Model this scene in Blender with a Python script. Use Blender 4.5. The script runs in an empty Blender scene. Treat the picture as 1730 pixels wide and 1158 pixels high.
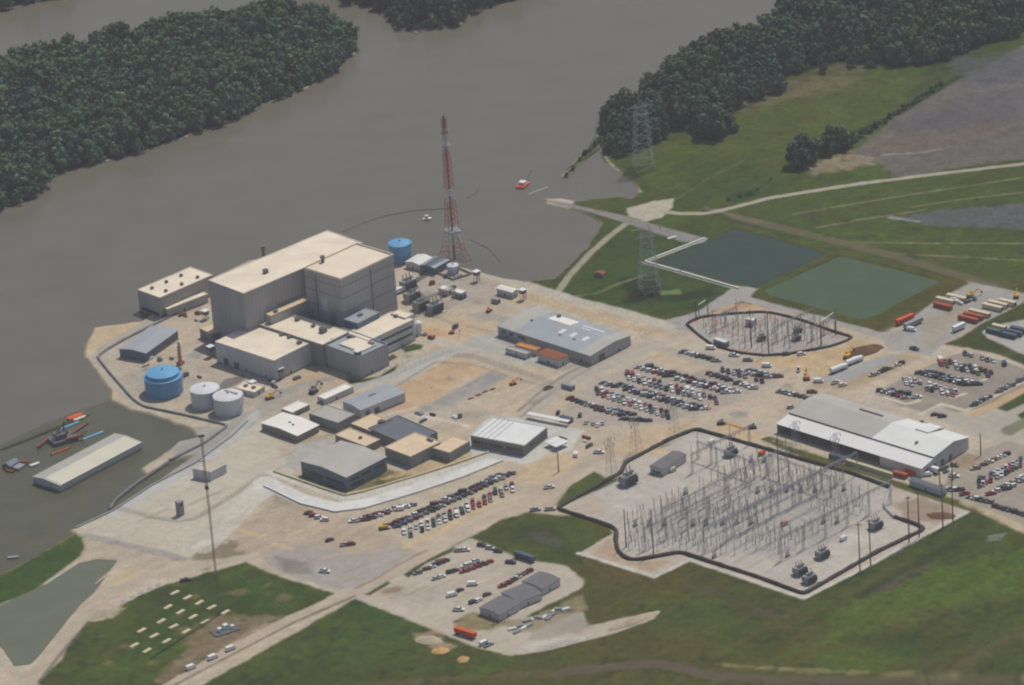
import bpy, math, random
import numpy as np
random.seed(7); RS = np.random.RandomState(11)
C = bpy.context.scene.collection
S = bpy.context.scene
R = math.radians
# ------------------------------------------------------------------ camera
PITCH, ROLL, F, H = 24.0, 4.2, 7391.0, 1037.0
_p, _r = R(PITCH), R(ROLL)
FWD = np.array([0, math.cos(_p), -math.sin(_p)])
_up0 = np.array([0, math.sin(_p), math.cos(_p)]); _rt0 = np.array([1., 0, 0])
UP = _up0*math.cos(_r)+_rt0*math.sin(_r); RT = _rt0*math.cos(_r)-_up0*math.sin(_r)
CAM = np.array([0, -H/math.tan(_p), H])
from mathutils import Matrix, Vector
cd = bpy.data.cameras.new('camera'); cam = bpy.data.objects.new('camera', cd); C.objects.link(cam)
cd.sensor_width = 36; cd.lens = 36*F/1730; cd.clip_start = 10; cd.clip_end = 60000
m = Matrix.Identity(4)
for i in range(3):
    m[i][0] = RT[i]; m[i][1] = UP[i]; m[i][2] = -FWD[i]; m[i][3] = CAM[i]
cam.matrix_world = m
S.camera = cam
# ------------------------------------------------------------------ light
SUN_EL, SUN_AZ = 62.0, 52.0            # azimuth measured from +X towards +Y
w = bpy.data.worlds.new("World"); S.world = w; w.use_nodes = True
wn = w.node_tree; wn.nodes.clear()
sky = wn.nodes.new('ShaderNodeTexSky'); sky.sky_type = 'NISHITA'; sky.sun_disc = False
sky.sun_elevation = R(SUN_EL); sky.sun_rotation = R(90-SUN_AZ); sky.altitude = 300
sky.air_density = 1.0; sky.dust_density = 2.0
bg = wn.nodes.new('ShaderNodeBackground'); bg.inputs[1].default_value = 0.08
wo = wn.nodes.new('ShaderNodeOutputWorld')
wn.links.new(sky.outputs[0], bg.inputs[0]); wn.links.new(bg.outputs[0], wo.inputs[0])
sl = bpy.data.lights.new('sun', 'SUN'); sl.energy = 3.2; sl.angle = R(0.5); sl.color = (1, 0.93, 0.83)
so = bpy.data.objects.new('sun', sl); C.objects.link(so)
sd = Vector((math.cos(R(SUN_EL))*math.cos(R(SUN_AZ)), math.cos(R(SUN_EL))*math.sin(R(SUN_AZ)), math.sin(R(SUN_EL))))
so.rotation_euler = sd.to_track_quat('Z', 'Y').to_euler(); so.location = (0, 0, 600)
S.view_settings.view_transform = 'Standard'; S.view_settings.look = 'None'
S.view_settings.exposure = 0.0; S.view_settings.gamma = 1.0
S.cycles.pixel_filter_type = 'BLACKMAN_HARRIS'; S.cycles.filter_width = 2.1
S.cycles.max_bounces = 5; S.cycles.diffuse_bounces = 2; S.cycles.volume_bounces = 0
HAZE = 0.00005
# ------------------------------------------------------------------ helpers
def G(x, y, z=0.0):
    d = FWD*F + RT*(x-865) + UP*(579-y)
    return CAM + d*((z-CAM[2])/d[2])
def GA(pts, z=0.0): return np.array([G(x, y, z)[:2] for x, y in pts])
def zm(x0, y0, s, pts): return [(x0+a/s, y0+b/s) for a, b in pts]
def lin(c):
    c = np.array(c, float)/255; return np.where(c < .04045, c/12.92, ((c+.055)/1.055)**2.4)
KL, HZ = np.array([1.06, 1.02, 1.0]), np.array([.025, .027, .031])
def A(r, g, b, k=1.0):
    """surface colour of something that reads r,g,b in full sun"""
    return tuple(np.clip((lin((r, g, b))-HZ)/KL*k, .012, .85))
ORD = 'first second third fourth fifth sixth seventh eighth ninth tenth eleventh twelfth thirteenth fourteenth fifteenth sixteenth seventeenth eighteenth nineteenth twentieth'.split()
def ordn(i):
    if i < 20: return ORD[i]
    return ['twenty', 'thirty', 'forty'][(i+1)//10-2] + '-' + ORD[(i+1) % 10-1] if (i+1) % 10 else str(i+1)+'th'

def mat(name, col, rough=.8, var=.12, scale=.25, metal=0, streak=False, col2=None, spec=.3, panel=0, emit=None):
    if name in bpy.data.materials: return bpy.data.materials[name]
    m = bpy.data.materials.new(name); m.use_nodes = True; nt = m.node_tree; N = nt.nodes; L = nt.links
    b = N['Principled BSDF']; b.inputs['Roughness'].default_value = rough; b.inputs['Metallic'].default_value = metal
    b.inputs['Specular IOR Level'].default_value = spec
    tc = N.new('ShaderNodeTexCoord'); mp = N.new('ShaderNodeMapping'); L.new(tc.outputs['Object'], mp.inputs[0])
    if streak: mp.inputs['Scale'].default_value = (1, 1, .12)
    nz = N.new('ShaderNodeTexNoise'); nz.inputs['Scale'].default_value = scale; nz.inputs['Detail'].default_value = 6
    L.new(mp.outputs[0], nz.inputs['Vector'])
    rg = N.new('ShaderNodeMapRange'); rg.inputs[1].default_value = .3; rg.inputs[2].default_value = .7
    L.new(nz.outputs[0], rg.inputs[0])
    mx = N.new('ShaderNodeMix'); mx.data_type = 'RGBA'; L.new(rg.outputs[0], mx.inputs[0])
    c = np.array(col[:3])
    c2 = np.array(col2[:3]) if col2 is not None else c*(1+var)
    c1 = c*(1-var) if col2 is None else c
    mx.inputs[6].default_value = (*c1, 1); mx.inputs[7].default_value = (*np.clip(c2, 0, .9), 1)
    out = mx.outputs[2]
    if panel:
        wv = N.new('ShaderNodeTexWave'); wv.inputs['Scale'].default_value = panel; wv.bands_direction = 'DIAGONAL'
        m3 = N.new('ShaderNodeMapping'); m3.inputs['Scale'].default_value = (1, 1, 0); L.new(tc.outputs['Object'], m3.inputs[0]); L.new(m3.outputs[0], wv.inputs['Vector'])
        r2 = N.new('ShaderNodeMapRange'); r2.inputs[1].default_value = 0; r2.inputs[2].default_value = .25
        r2.inputs[3].default_value = .85; r2.inputs[4].default_value = 1; L.new(wv.outputs[1], r2.inputs[0])
        m2 = N.new('ShaderNodeMix'); m2.data_type = 'RGBA'; m2.blend_type = 'MULTIPLY'; m2.inputs[0].default_value = 1
        L.new(out, m2.inputs[6]); L.new(r2.outputs[0], m2.inputs[7]); out = m2.outputs[2]
    L.new(out, b.inputs['Base Color'])
    return m

class MB:
    def __init__(s): s.v = []; s.f = []; s.m = []
    def add(s, vs, fs, mi=0):
        o = len(s.v); s.v += [tuple(map(float, v)) for v in vs]
        for f in fs: s.f.append(tuple(i+o for i in f)); s.m.append(mi)
    def box(s, x0, x1, y0, y1, z0, z1, mi=0):
        s.add([(x0,y0,z0),(x1,y0,z0),(x1,y1,z0),(x0,y1,z0),(x0,y0,z1),(x1,y0,z1),(x1,y1,z1),(x0,y1,z1)],
              [(0,3,2,1),(4,5,6,7),(0,1,5,4),(1,2,6,5),(2,3,7,6),(3,0,4,7)], mi)
    def obox(s, c, l, wd, h, ang, mi=0, z=0.0, tilt=0):
        ca, sa = math.cos(ang), math.sin(ang); o = len(s.v); s.box(-l/2, l/2, -wd/2, wd/2, 0, h, mi)
        for i in range(o, len(s.v)):
            x, y, zz = s.v[i]; s.v[i] = (c[0]+x*ca-y*sa, c[1]+x*sa+y*ca, z+zz+x*tilt)
    def prism(s, prof, y0, y1, mi=0):      # profile in x,z extruded along y
        n = len(prof); vs = [(x, y0, z) for x, z in prof]+[(x, y1, z) for x, z in prof]
        fs = [(i, (i+1) % n, (i+1) % n+n, i+n) for i in range(n)]+[tuple(range(n))[::-1], tuple(range(n, 2*n))]
        s.add(vs, fs, mi)
    def bar(s, p, q, r, n=4, mi=0, r2=None):
        p = Vector(p); q = Vector(q); d = q-p
        if d.length < 1e-6: return
        t = d.to_track_quat('Z', 'Y').to_matrix(); r2 = r if r2 is None else r2
        vs = []
        for k in range(n):
            a = 2*math.pi*(k+.5)/n; vs.append(p+t@Vector((r*math.cos(a), r*math.sin(a), 0)))
        for k in range(n):
            a = 2*math.pi*(k+.5)/n; vs.append(q+t@Vector((r2*math.cos(a), r2*math.sin(a), 0)))
        s.add(vs, [(k, (k+1) % n, (k+1) % n+n, k+n) for k in range(n)]+[tuple(range(n))[::-1], tuple(range(n, 2*n))], mi)
    def lathe(s, prof, n=40, mi=0, c=(0, 0)):
        vs = []
        for r, z in prof:
            for k in range(n):
                a = 2*math.pi*k/n; vs.append((c[0]+r*math.cos(a), c[1]+r*math.sin(a), z))
        fs = []
        for j in range(len(prof)-1):
            for k in range(n): fs.append((j*n+k, j*n+(k+1) % n, (j+1)*n+(k+1) % n, (j+1)*n+k))
        fs.append(tuple(range((len(prof)-1)*n, len(prof)*n)))
        s.add(vs, fs, mi)
    def lattice(s, h, wb, wt, n, r, z0=0, c=(0, 0), mi=0, mis=None):
        def cor(t):
            w_ = (wb+(wt-wb)*t)/2 if not callable(wb) else wb(t)/2
            z = z0+h*t
            return [(c[0]+a*w_, c[1]+b*w_, z) for a, b in ((-1,-1),(1,-1),(1,1),(-1,1))]
        for j in range(n):
            # panels shrink with height
            t0, t1 = j/n, (j+1)/n
            p, q = cor(t0), cor(t1); mm = mis(t0) if mis else mi
            for k in range(4):
                s.bar(p[k], q[k], r*1.3, 4, mm); s.bar(p[k], q[(k+1) % 4], r*.7, 3, mm)
                s.bar(p[(k+1) % 4], q[k], r*.7, 3, mm); s.bar(q[k], q[(k+1) % 4], r*.7, 3, mm)
    def build(s, name, mats, parent=None, smooth=False):
        me = bpy.data.meshes.new(name); me.from_pydata(s.v, [], s.f)
        if not isinstance(mats, (list, tuple)): mats = [mats]
        for m_ in mats: me.materials.append(m_)
        if len(mats) > 1: me.polygons.foreach_set('material_index', s.m)
        if smooth: me.polygons.foreach_set('use_smooth', [True]*len(me.polygons))
        me.update(); o = bpy.data.objects.new(name, me); C.objects.link(o)
        if parent: o.parent = parent
        return o
def tag(o, label=None, cat=None, group=None, kind=None):
    if label: o['label'] = label
    if cat: o['category'] = cat
    if group: o['group'] = group
    if kind: o['kind'] = kind
    return o
def thing(name, label, cat, loc, rz=0, group=None):
    o = bpy.data.objects.new(name, None); C.objects.link(o); o.location = tuple(map(float, loc)); o.rotation_euler = (0, 0, rz)
    o.empty_display_size = 1
    return tag(o, label, cat, group)
def copy_tree(o, loc=None, rz=None, label=None, parent=None):
    c = o.copy(); C.objects.link(c)
    if parent: c.parent = parent
    if loc is not None: c.location = tuple(map(float, loc))
    if rz is not None: c.rotation_euler = (0, 0, rz)
    if label: c['label'] = label
    for ch in [x for x in o.children]: copy_tree(ch, parent=c)
    return c

# ------------------------------------------------------------------ terrain
def vnoise(X, Y, sc, seed, octv=4):
    out = np.zeros_like(X); amp = 1; tot = 0
    for o in range(octv):
        rs = np.random.RandomState(seed+o); T = rs.rand(256, 256)
        x = X/sc; y = Y/sc; xi = np.floor(x).astype(int); yi = np.floor(y).astype(int)
        fx = x-xi; fy = y-yi; fx = fx*fx*(3-2*fx); fy = fy*fy*(3-2*fy)
        a = T[xi % 256, yi % 256]; b = T[(xi+1) % 256, yi % 256]; c = T[xi % 256, (yi+1) % 256]; d = T[(xi+1) % 256, (yi+1) % 256]
        out += amp*((a*(1-fx)+b*fx)*(1-fy)+(c*(1-fx)+d*fx)*fy); tot += amp; amp *= .55; sc *= .47
    return out/tot*2-1
def axis(a, b, st):
    core = np.arange(a, b, st); k = np.cumsum(st*1.45**np.arange(1, 20)); k = k[k < 9000]
    return np.concatenate([(a-k)[::-1], core, core[-1]+k])
cor = [G(0, 0), G(1730, 0), G(0, 1158), G(1730, 1158)]
xs = axis(-372, 392, 1.0); ys = axis(-425, 560, 1.3)
XX, YY = np.meshgrid(xs, ys, indexing='ij')
def sdf(P, X, Y):
    """signed distance to polygon, positive inside"""
    P = np.asarray(P, float); d = np.full(X.shape, 1e9); ins = np.zeros(X.shape, bool); n = len(P)
    for i in range(n):
        a = P[i]; b = P[(i+1) % n]; e = b-a; L = e@e+1e-12
        t = np.clip(((X-a[0])*e[0]+(Y-a[1])*e[1])/L, 0, 1)
        d = np.minimum(d, (X-a[0]-t*e[0])**2+(Y-a[1]-t*e[1])**2)
        if a[1] != b[1]:
            c = ((a[1] > Y) != (b[1] > Y)) & (X < (b[0]-a[0])*(Y-a[1])/(b[1]-a[1])+a[0]); ins ^= c
    d = np.sqrt(d); return np.where(ins, d, -d)
def pldist(P, X, Y):
    d = np.full(X.shape, 1e9)
    for a, b in zip(P[:-1], P[1:]):
        e = b-a; L = e@e+1e-12; t = np.clip(((X-a[0])*e[0]+(Y-a[1])*e[1])/L, 0, 1)
        d = np.minimum(d, (X-a[0]-t*e[0])**2+(Y-a[1]-t*e[1])**2)
    return np.sqrt(d)
def sub(P, pad):
    x0, y0 = P.min(0)-pad; x1, y1 = P.max(0)+pad
    i0, i1 = np.searchsorted(xs, [x0, x1]); j0, j1 = np.searchsorted(ys, [y0, y1])
    return slice(max(i0-1, 0), i1+1), slice(max(j0-1, 0), j1+1)
N1 = vnoise(XX, YY, 60, 1); N2 = vnoise(XX, YY, 17, 20); N3 = vnoise(XX, YY, 5, 40, 3); N4 = vnoise(XX, YY, 140, 60)
_ca, _sa = math.cos(R(42)), math.sin(R(42)); UU = XX*_ca+YY*_sa; WW = -XX*_sa+YY*_ca
SU = vnoise(UU/14, WW, 3.2, 80, 3); SV = vnoise(UU, WW/12, 3.4, 90, 3); SG = vnoise(UU/9+WW*.04, WW, 7, 95, 4); NF = vnoise(XX, YY, 2.4, 99, 2)
# land shapes, traced from the photo and laid on the ground
MAIN = [(-400,1180),(-200,1085),(0,972),(60,941),(128,901),(122,895),(185,866),(262,818),(330,768),(300,773),(248,800),(240,792),(285,762),(305,745),(340,738),(322,722),(262,700),(222,690),(190,676),(190,660),(163,625),(143,600),(148,578),(163,553),(200,548),(240,543),(300,500),(420,440),(560,420),(650,437),(700,434),(745,440),(800,458),(850,470),(890,476),(937,471),(962,449),(990,420),(1012,392),(1016,378),(1003,364),(968,353),(925,343),(922,336),(948,336),(975,341),(1000,337),(1048,332),(1066,337),(1080,329),(1077,311),(1058,297),(1035,281),(1021,266),(1021,249),(1014,234),(955,300),(950,298),(1008,232),(1014,214),(1035,185),(1070,166),(1118,148),(1126,122),(1178,92),(1228,78),(1288,60),(1320,15),(1400,-80),(1600,-300),(4000,-700),(6000,500),(4000,2600),(-800,2600)]
ISL = [(-300,430),(-100,385),(0,352),(57,333),(77,320),(84,300),(111,288),(189,268),(256,251),(296,237),(340,221),(394,205),(448,175),(468,168),(498,158),(525,145),(539,136),(573,121),(583,98),(604,84),(600,64),(570,45),(540,30),(480,28),(400,34),(330,46),(262,54),(200,72),(130,88),(84,96),(62,92),(40,104),(0,106),(-100,130),(-300,190)]
FARW = [(470,-20),(560,-4),(580,4),(620,10),(640,20),(675,48),(700,54),(722,50),(778,43),(790,24),(842,8),(905,-12),(1000,-80),(1100,-200),(400,-200),(300,-60)]
FARL = [(-300,60),(0,22),(30,14),(50,6),(120,-10),(200,-60),(-300,-150)]
POND1 = [(1243,386),(1398,428),(1278,486),(1110,443)]
POND2 = [(1418,433),(1430,434),(1588,474),(1475,533),(1455,538),(1440,534),(1300,497),(1294,489)]
POND3 = [(-120,1110),(0,1023),(79,986),(134,951),(165,944),(197,946),(157,1001),(134,1021),(60,1112),(50,1121),(25,1124),(5,1095),(-10,1085),(-80,1150)]
def landd(poly, amp):
    P = GA(poly); return sdf(P, XX, YY)+N3*amp+N2*amp*.6
LD = landd(MAIN, .9)
LD = np.maximum(LD, landd(ISL, 3)); LD = np.maximum(LD, landd(FARW, 3)); LD = np.maximum(LD, landd(FARL, 3))
ZZ = np.clip(LD*.45, -3.2, 0)+.0
def ssm(t): t = np.clip(t, 0, 1); return t*t*(3-2*t)
for pp, dep in ((POND1, 3.0), (POND2, 2.6), (POND3, 2.0)):
    P = GA(pp); sl_ = sub(P, 15); d = sdf(P, XX[sl_], YY[sl_])+N3[sl_]*.4
    ZZ[sl_] = np.minimum(ZZ[sl_], -np.clip((d+1.2)*.6, 0, dep))
ZZ += np.where(LD > 3, .12*N2+.05*N3, 0)
# paint ---------------------------------------------------------------
CLS = ['ground', 'grass', 'road', 'gravel_yard', 'parking_lot', 'field', 'riverbed', 'woodland_floor']
TAN, TAN2, GRAV, CONC = A(184,171,154), A(190,160,125), A(166,158,148), A(196,191,182)
COL = np.empty(XX.shape+(3,)); COL[:] = TAN
cl = np.zeros(XX.shape, np.int8)
t = ssm(N1*.9+.45)[..., None]; COL = COL*(1-t*.5)+np.array(A(186,166,140))*t*.5
t = ssm(N2*1.1+.1)[..., None]; COL = COL*(1-t*.45)+np.array(GRAV)*t*.45
def paint(poly, col, feather=1.5, amp=1.0, c=None, line=None, op=1.0):
    col = np.array(col)
    if col[0] > col[2]*1.5 and col[0] > .2: col = col*.72+col.mean()*.28*np.array((1.03, .99, .95))
    P = GA(poly) if line is None else GA(poly); s_ = sub(P, 12 if line is None else line+12)
    X, Y = XX[s_], YY[s_]
    d = sdf(P, X, Y) if line is None else line/2-pldist(P, X, Y)
    d = d+amp*(N3[s_]*1.1+N2[s_]*1.1)
    feather = max(feather*.42, .7); amp_ = 1; a = ssm(d/feather*.5+.5)*op
    COL[s_] = COL[s_]*(1-a[..., None])+np.array(col)*a[..., None]
    if c is not None:
        k = cl[s_]; k[d > 0] = CLS.index(c); cl[s_] = k
def grasscol(mask_c=1):
    g = np.empty(XX.shape+(3,)); g[:] = A(77,85,52)
    t = ssm(N1*1.5+.4)[..., None]; g = g*(1-t*.8)+np.array(A(84,96,48))*t*.8
    t = ssm(N2*1.6+SG*.8+.1)[..., None]; g = g*(1-t*.7)+np.array(A(66,76,50))*t*.7
    t = ssm(N4*2+SG*.9-.15)[..., None]; g = g*(1-t*.6)+np.array(A(94,86,60))*t*.6
    t = ssm(SG*2.2-.55)[..., None]; g = g*(1-t*.5)+np.array(A(72,100,48))*t*.6
    return g
GC = grasscol()
def grass(poly, feather=3, amp=1.5, tint=None, line=None, op=1):
    P = GA(poly); s_ = sub(P, 15); X, Y = XX[s_], YY[s_]
    d = (sdf(P, X, Y) if line is None else line/2-pldist(P, X, Y))+amp*(N3[s_]+N2[s_]*1.5)
    a = (ssm(d/max(feather*.5, .8)*.5+.5)*op)[..., None]; g = GC[s_] if tint is None else GC[s_]*.35+np.array(tint)*np.array((1.04,1.0,1.0))*.65
    COL[s_] = COL[s_]*(1-a)+g*a; k = cl[s_]; k[d > 0] = 1; cl[s_] = k
OLV, BRT, DKG = A(82,84,52), A(90,112,44), A(62,78,48)
# upper right fields
grass([(885,478),(905,474),(937,470),(990,418),(1016,378),(965,352),(975,338),(1050,328),(1085,325),(1020,262),(1012,215),(1080,150),(1300,40),(1500,-100),(4000,-400),(4000,700),(1900,560),(1730,500),(1640,474),(1590,505),(1480,562),(1280,516),(1120,543),(960,503)])
grass([(1040,255),(1200,215),(1330,150),(1500,110),(1560,140),(1470,225),(1330,300),(1150,330),(1060,300)], 12, 6, A(92,98,58), op=.7)
grass([(1150,260),(1330,290),(1250,330),(1150,345)], 14, 6, A(62,82,46), op=.7)
grass([(1440,240),(1560,160),(1730,80),(1900,20),(1900,60),(1600,190),(1470,245)], 6, 3, A(78,104,44), op=.8)
grass([(1250,350),(1440,305),(1730,280),(1730,345),(1500,365),(1700,400),(1730,480),(1640,470),(1500,425),(1330,378)], 12, 5, A(80,94,42), op=.75)
grass([(955,490),(1060,392),(1150,412),(1098,446),(1235,490),(1180,522),(1120,538),(1010,515)], 5, 2, A(64,86,44), op=.85)
paint([(1050,470),(1110,470),(1130,510),(1060,510)], A(45,60,42), 10, 3, op=.8)
paint([(1125,500),(1200,487),(1215,497),(1140,512)], A(48,62,42), 8, 2, op=.7)
paint([(1112,492),(1145,490),(1150,497),(1118,499)], A(125,140,88), 4, 1, op=.8)
paint([(1170,165),(1400,125),(1460,130),(1400,155),(1330,170),(1260,190),(1210,185)], A(108,100,80), 14, 6, op=.8)
paint([(1040,200),(1160,190),(1180,215),(1100,240),(1040,235)], A(100,98,72), 12, 5, op=.7)
paint([(1340,118),(1480,105),(1560,85),(1590,70),(1560,95),(1440,125)], A(102,96,82), 6, 3, op=.7)
paint([(1438,255),(1462,240),(1500,205),(1570,160),(1640,125),(1730,78),(1900,5),(2300,-100),(2300,200),(1900,262),(1730,272),(1600,286),(1560,296),(1510,302),(1480,272),(1450,268)], A(108,103,99), 5, 3, 'field')
paint([(1500,215),(1620,165),(1730,150),(1730,200),(1560,240)], A(96,95,97), 18, 8, op=.8)
paint([(1600,100),(1730,85),(1730,140),(1640,150)], A(92,93,99), 14, 6, op=.7)
paint([(1450,235),(1540,222),(1700,205),(1730,215),(1560,262),(1480,268)], A(112,102,94), 12, 6, op=.7)
paint([(1490,262),(1560,258),(1600,250)], A(150,150,142), 3, 1, line=1.5, op=.7)
paint([(1360,285),(1400,265),(1435,258),(1480,268),(1478,280),(1370,296)], A(150,132,108), 8, 3, op=.8)
paint([(1500,369),(1560,361),(1650,349),(1900,340),(1900,400),(1730,390),(1640,384),(1560,379)], A(96,98,98), 6, 2, 'field')
paint([(1503,368),(1550,374)], A(150,152,150), 3, 1, line=3, op=.8)
for l in ([(1340,362),(1500,335),(1730,300)],[(1380,385),(1450,372),(1560,355)],[(1540,350),(1640,335),(1730,325)],[(1440,410),(1730,372+40)],[(1500,428),(1730,440)]):
    paint(l, A(126,122,92), 2.5, .3, line=2.2, op=.75)
paint([(1440,225),(1470,212),(1520,190),(1560,168),(1620,130)], A(58,74,46), 3, 1.5, line=4)
paint([(1225,330),(1280,318),(1290,330),(1240,342)], A(60,76,46), 8, 4, op=.7)
paint([(1090,380),(1130,345),(1200,300),(1262,268)], A(108,104,78), 3, 1, line=2.5, op=.6)
# levee and roads on the right
paint([(1240,366),(1254,369),(1380,400),(1522,436),(1636,470),(1700,490)], A(108,102,86), 4, .8, 'road', line=8, op=.8)
paint([(1195,352),(1230,362),(1280,375)], A(112,104,90), 3, .8, 'road', line=5)
paint([(1058,352),(1100,341),(1140,335),(1134,352),(1118,368),(1090,375),(1062,366)], A(178,168,152), 2, .7, 'gravel_yard')
paint([(1118,358),(1150,361),(1190,361),(1222,355),(1300,335),(1360,325),(1450,311),(1600,292),(1730,277),(1900,255),(2400,200)], A(170,160,140), 1.6, .25, 'road', line=4.6)
paint([(1066,372),(1035,395),(1000,425),(960,468),(944,492)], A(158,150,126), 1.6, .3, 'road', line=4.5)
paint([(950,505),(1010,495),(1050,478),(1090,465)], A(120,118,84), 2.5, .5, line=2.2, op=.8)
paint([(918,337),(950,342),(1060,366),(1190,403),(1196,412),(1150,408),(1060,378),(990,357),(925,342)], A(138,132,128), 2, .3, 'road')
for P_ in (POND1, POND2): grass(P_, 6, 1, A(88,90,58), line=11)
grass([(1270,515),(1300,492),(1460,545),(1600,470),(1645,478),(1590,508),(1500,560),(1480,565),(1380,535)], 5, 2, A(84,84,56), op=.9)
paint([(1190,404),(1089,443),(1150,460),(1247,488)], A(190,186,176), 1.2, .1, 'road', line=3.4)
paint([(1245,484),(1282,486),(1262,506),(1200,528),(1165,560),(1110,555),(1130,540),(1180,526),(1215,502)], A(160,155,150), 3, .6, 'gravel_yard')
paint([(1262,506),(1360,532),(1450,556),(1500,570),(1560,590)], A(160,156,150), 2, .4, 'road', line=7)
paint([(1487,567),(1520,556),(1575,512),(1640,478),(1720,492),(1900,540),(1900,560),(1725,512),(1665,545),(1598,578),(1570,602),(1500,590)], A(160,155,150), 2.5, .7, 'gravel_yard')
paint([(1560,540),(1620,512),(1640,525),(1600,560),(1575,590),(1560,585)], A(165,150,128), 8, 3, op=.7)
grass([(1592,582),(1640,560),(1690,530),(1730,510),(1900,550),(1900,720),(1730,616),(1690,600),(1640,590)], 3, 1, A(72,80,50))
paint([(1700,545),(1800,530),(1800,640),(1730,600),(1668,572),(1660,560)], A(172,167,160), 2.5, .7, 'gravel_yard')
# perimeter road and plant yards
paint([(800,457),(850,470),(890,482),(960,505),(1060,530),(1130,552)], A(184,176,162), 3, .6, 'road', line=9)
paint([(820,478),(900,502),(1010,535),(1120,566)], A(196,168,128), 4, 1.5, line=10, op=.8)
paint([(143,600),(163,553),(240,543),(260,535),(240,550),(190,575),(165,605),(200,650),(230,682),(200,678)], A(200,172,128), 4, 1.5, op=.8)
paint([(165,603),(175,590),(250,545),(330,520)], A(170,162,150), 3, .6, 'road', line=8)
paint([(165,603),(205,655),(232,682),(330,705),(385,716)], A(178,168,152), 3, .8, 'road', line=10)
paint([(200,640),(300,600),(360,625),(420,650),(440,690),(330,690),(240,670)], A(168,158,146), 8, 3, op=.7)
paint([(290,740),(330,722),(385,722),(395,700),(440,690),(452,668),(475,655),(480,672),(440,715),(400,760),(330,800),(210,862),(190,868),(300,790)], A(160,156,150), 3, .6, 'road', op=.95)
paint([(125,893),(190,866),(260,820),(400,745),(440,705),(505,700),(470,760),(500,800),(440,800),(455,812),(400,880),(385,905),(330,935),(312,946),(200,918),(150,912)], A(188,179,163), 3, .6, 'gravel_yard')
paint([(192,870),(262,826),(340,782),(395,738),(420,712),(450,690)], A(182,179,174), 1.2, .3, 'road', line=7)
paint([(200,858),(256,874),(300,881),(330,877),(400,834),(440,806)], A(160,152,142), 2.5, .4, line=3.5, op=.85)
paint([(145,905),(200,917),(260,932),(312,946)], A(150,146,142), 2.5, 1.2, line=6, op=.7)
paint([(320,945),(350,925),(420,905),(450,920),(400,945),(345,960)], A(120,110,92), 6, 3, op=.8)
paint([(395,900),(470,835),(560,868),(660,905),(700,930),(620,985),(560,998),(440,945),(400,930)], A(178,158,132), 6, 3, op=.9)
paint([(440,945),(470,915),(600,935),(660,925),(700,935),(610,990),(565,1000),(470,965)], A(164,156,148), 5, 2, 'gravel_yard')
paint([(465,940),(520,950),(525,970),(480,965)], A(128,122,118), 6, 2, op=.8)
paint([(455,830),(500,838),(490,855),(460,850)], A(150,142,130), 5, 2, op=.7)
for l in ([(400,895),(440,905)],[(465,920),(495,928)],[(675,875),(740,850)],[(690,925),(760,890),(830,850)]): paint(l, A(205,172,118), 3, 1.5, line=4, op=.8)
paint([(445,813),(508,843),(566,857),(613,851),(706,823),(780,799),(850,770),(890,760)], A(208,205,199), 1.2, .2, 'road', line=11)
paint([(456,799),(543,831),(583,843),(613,837),(706,810),(776,788),(830,768)], A(196,190,178), 1.6, .3, 'road', line=5)
paint([(430,815),(460,808),(470,830),(440,850)], A(200,198,192), 4, 1, op=.8)
grass([(500,803),(540,805),(600,812),(654,793),(700,803),(640,822),(581,833)], 3, 1, A(120,110,74), op=.9)
paint([(640,810),(700,790),(740,775),(800,770),(790,780),(700,803)], A(190,158,112), 4, 2, op=.8)
paint([(480,785),(505,745),(560,735),(570,745),(510,780),(506,800)], A(172,168,160), 3, .7, 'gravel_yard')
paint([(436,715),(470,745),(500,752),(560,740),(560,730),(500,740)], A(178,150,112), 4, 1, op=.7)
# concrete around the front building, main lot
paint([(785,745),(830,700),(925,708),(985,728),(965,760),(890,785),(800,770)], A(192,188,180), 2.5, .5, 'gravel_yard')
paint([(1000,650),(1090,605),(1150,590),(1230,600),(1310,630),(1320,650),(1215,690),(1130,715),(1000,722),(935,705)], A(176,162,146), 6, 2, 'parking_lot')
paint([(1010,690),(1100,640),(1220,625),(1290,645),(1210,680),(1120,700)], A(158,150,142), 10, 4, op=.6)
paint([(1095,590),(1140,600),(1200,625),(1160,632),(1090,605)], A(200,174,140), 8, 2, op=.7)
paint([(870,705),(925,650),(1000,600),(1070,580),(1150,572),(1090,600),(1000,635),(930,680),(900,712)], A(174,166,154), 3, .8, 'road', op=.8)
paint([(875,695),(915,660),(960,630),(985,618)], A(130,124,118), 2, .3, line=2, op=.8)
paint([(880,705),(925,668),(975,635),(1000,622)], A(138,130,122), 2, .3, line=1.6, op=.7)
# plant interior
paint([(690,640),(735,605),(790,610),(880,640),(850,655),(790,640),(700,700),(640,690)], A(198,160,112), 8, 3, op=.8)
paint([(745,672),(830,626),(862,636),(770,686),(700,700)], A(158,152,146), 3, .8, 'gravel_yard')
paint([(760,690),(850,648),(910,655),(860,700),(800,700)], A(192,170,140), 5, 2, op=.7)
paint([(670,625),(735,598),(800,602),(900,635),(925,645)], A(160,146,132), 4, 1, line=6, op=.7)
paint([(600,660),(650,632),(720,600),(760,585),(700,572),(735,570),(790,585),(700,640)], A(182,176,166), 4, 1, 'road')
paint([(700,545),(760,530),(830,540),(840,560),(790,580),(720,570)], A(196,166,128), 10, 4, op=.8)
paint([(690,470),(780,455),(840,480),(860,520),(760,520),(700,500)], A(166,156,146), 12, 5, op=.7)
paint([(700,560),(740,556),(760,566),(720,572)], A(196,140,96), 8, 3, op=.7)
paint([(780,530),(830,525),(850,535),(810,545)], A(158,154,150), 8, 3, op=.7)
paint([(790,570),(860,560),(960,590),(940,625),(880,615),(800,590)], A(176,172,164), 4, 1, 'gravel_yard')
paint([(480,650),(520,625),(600,635),(590,650),(520,655)], A(196,160,118), 6, 2, op=.7)
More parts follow.
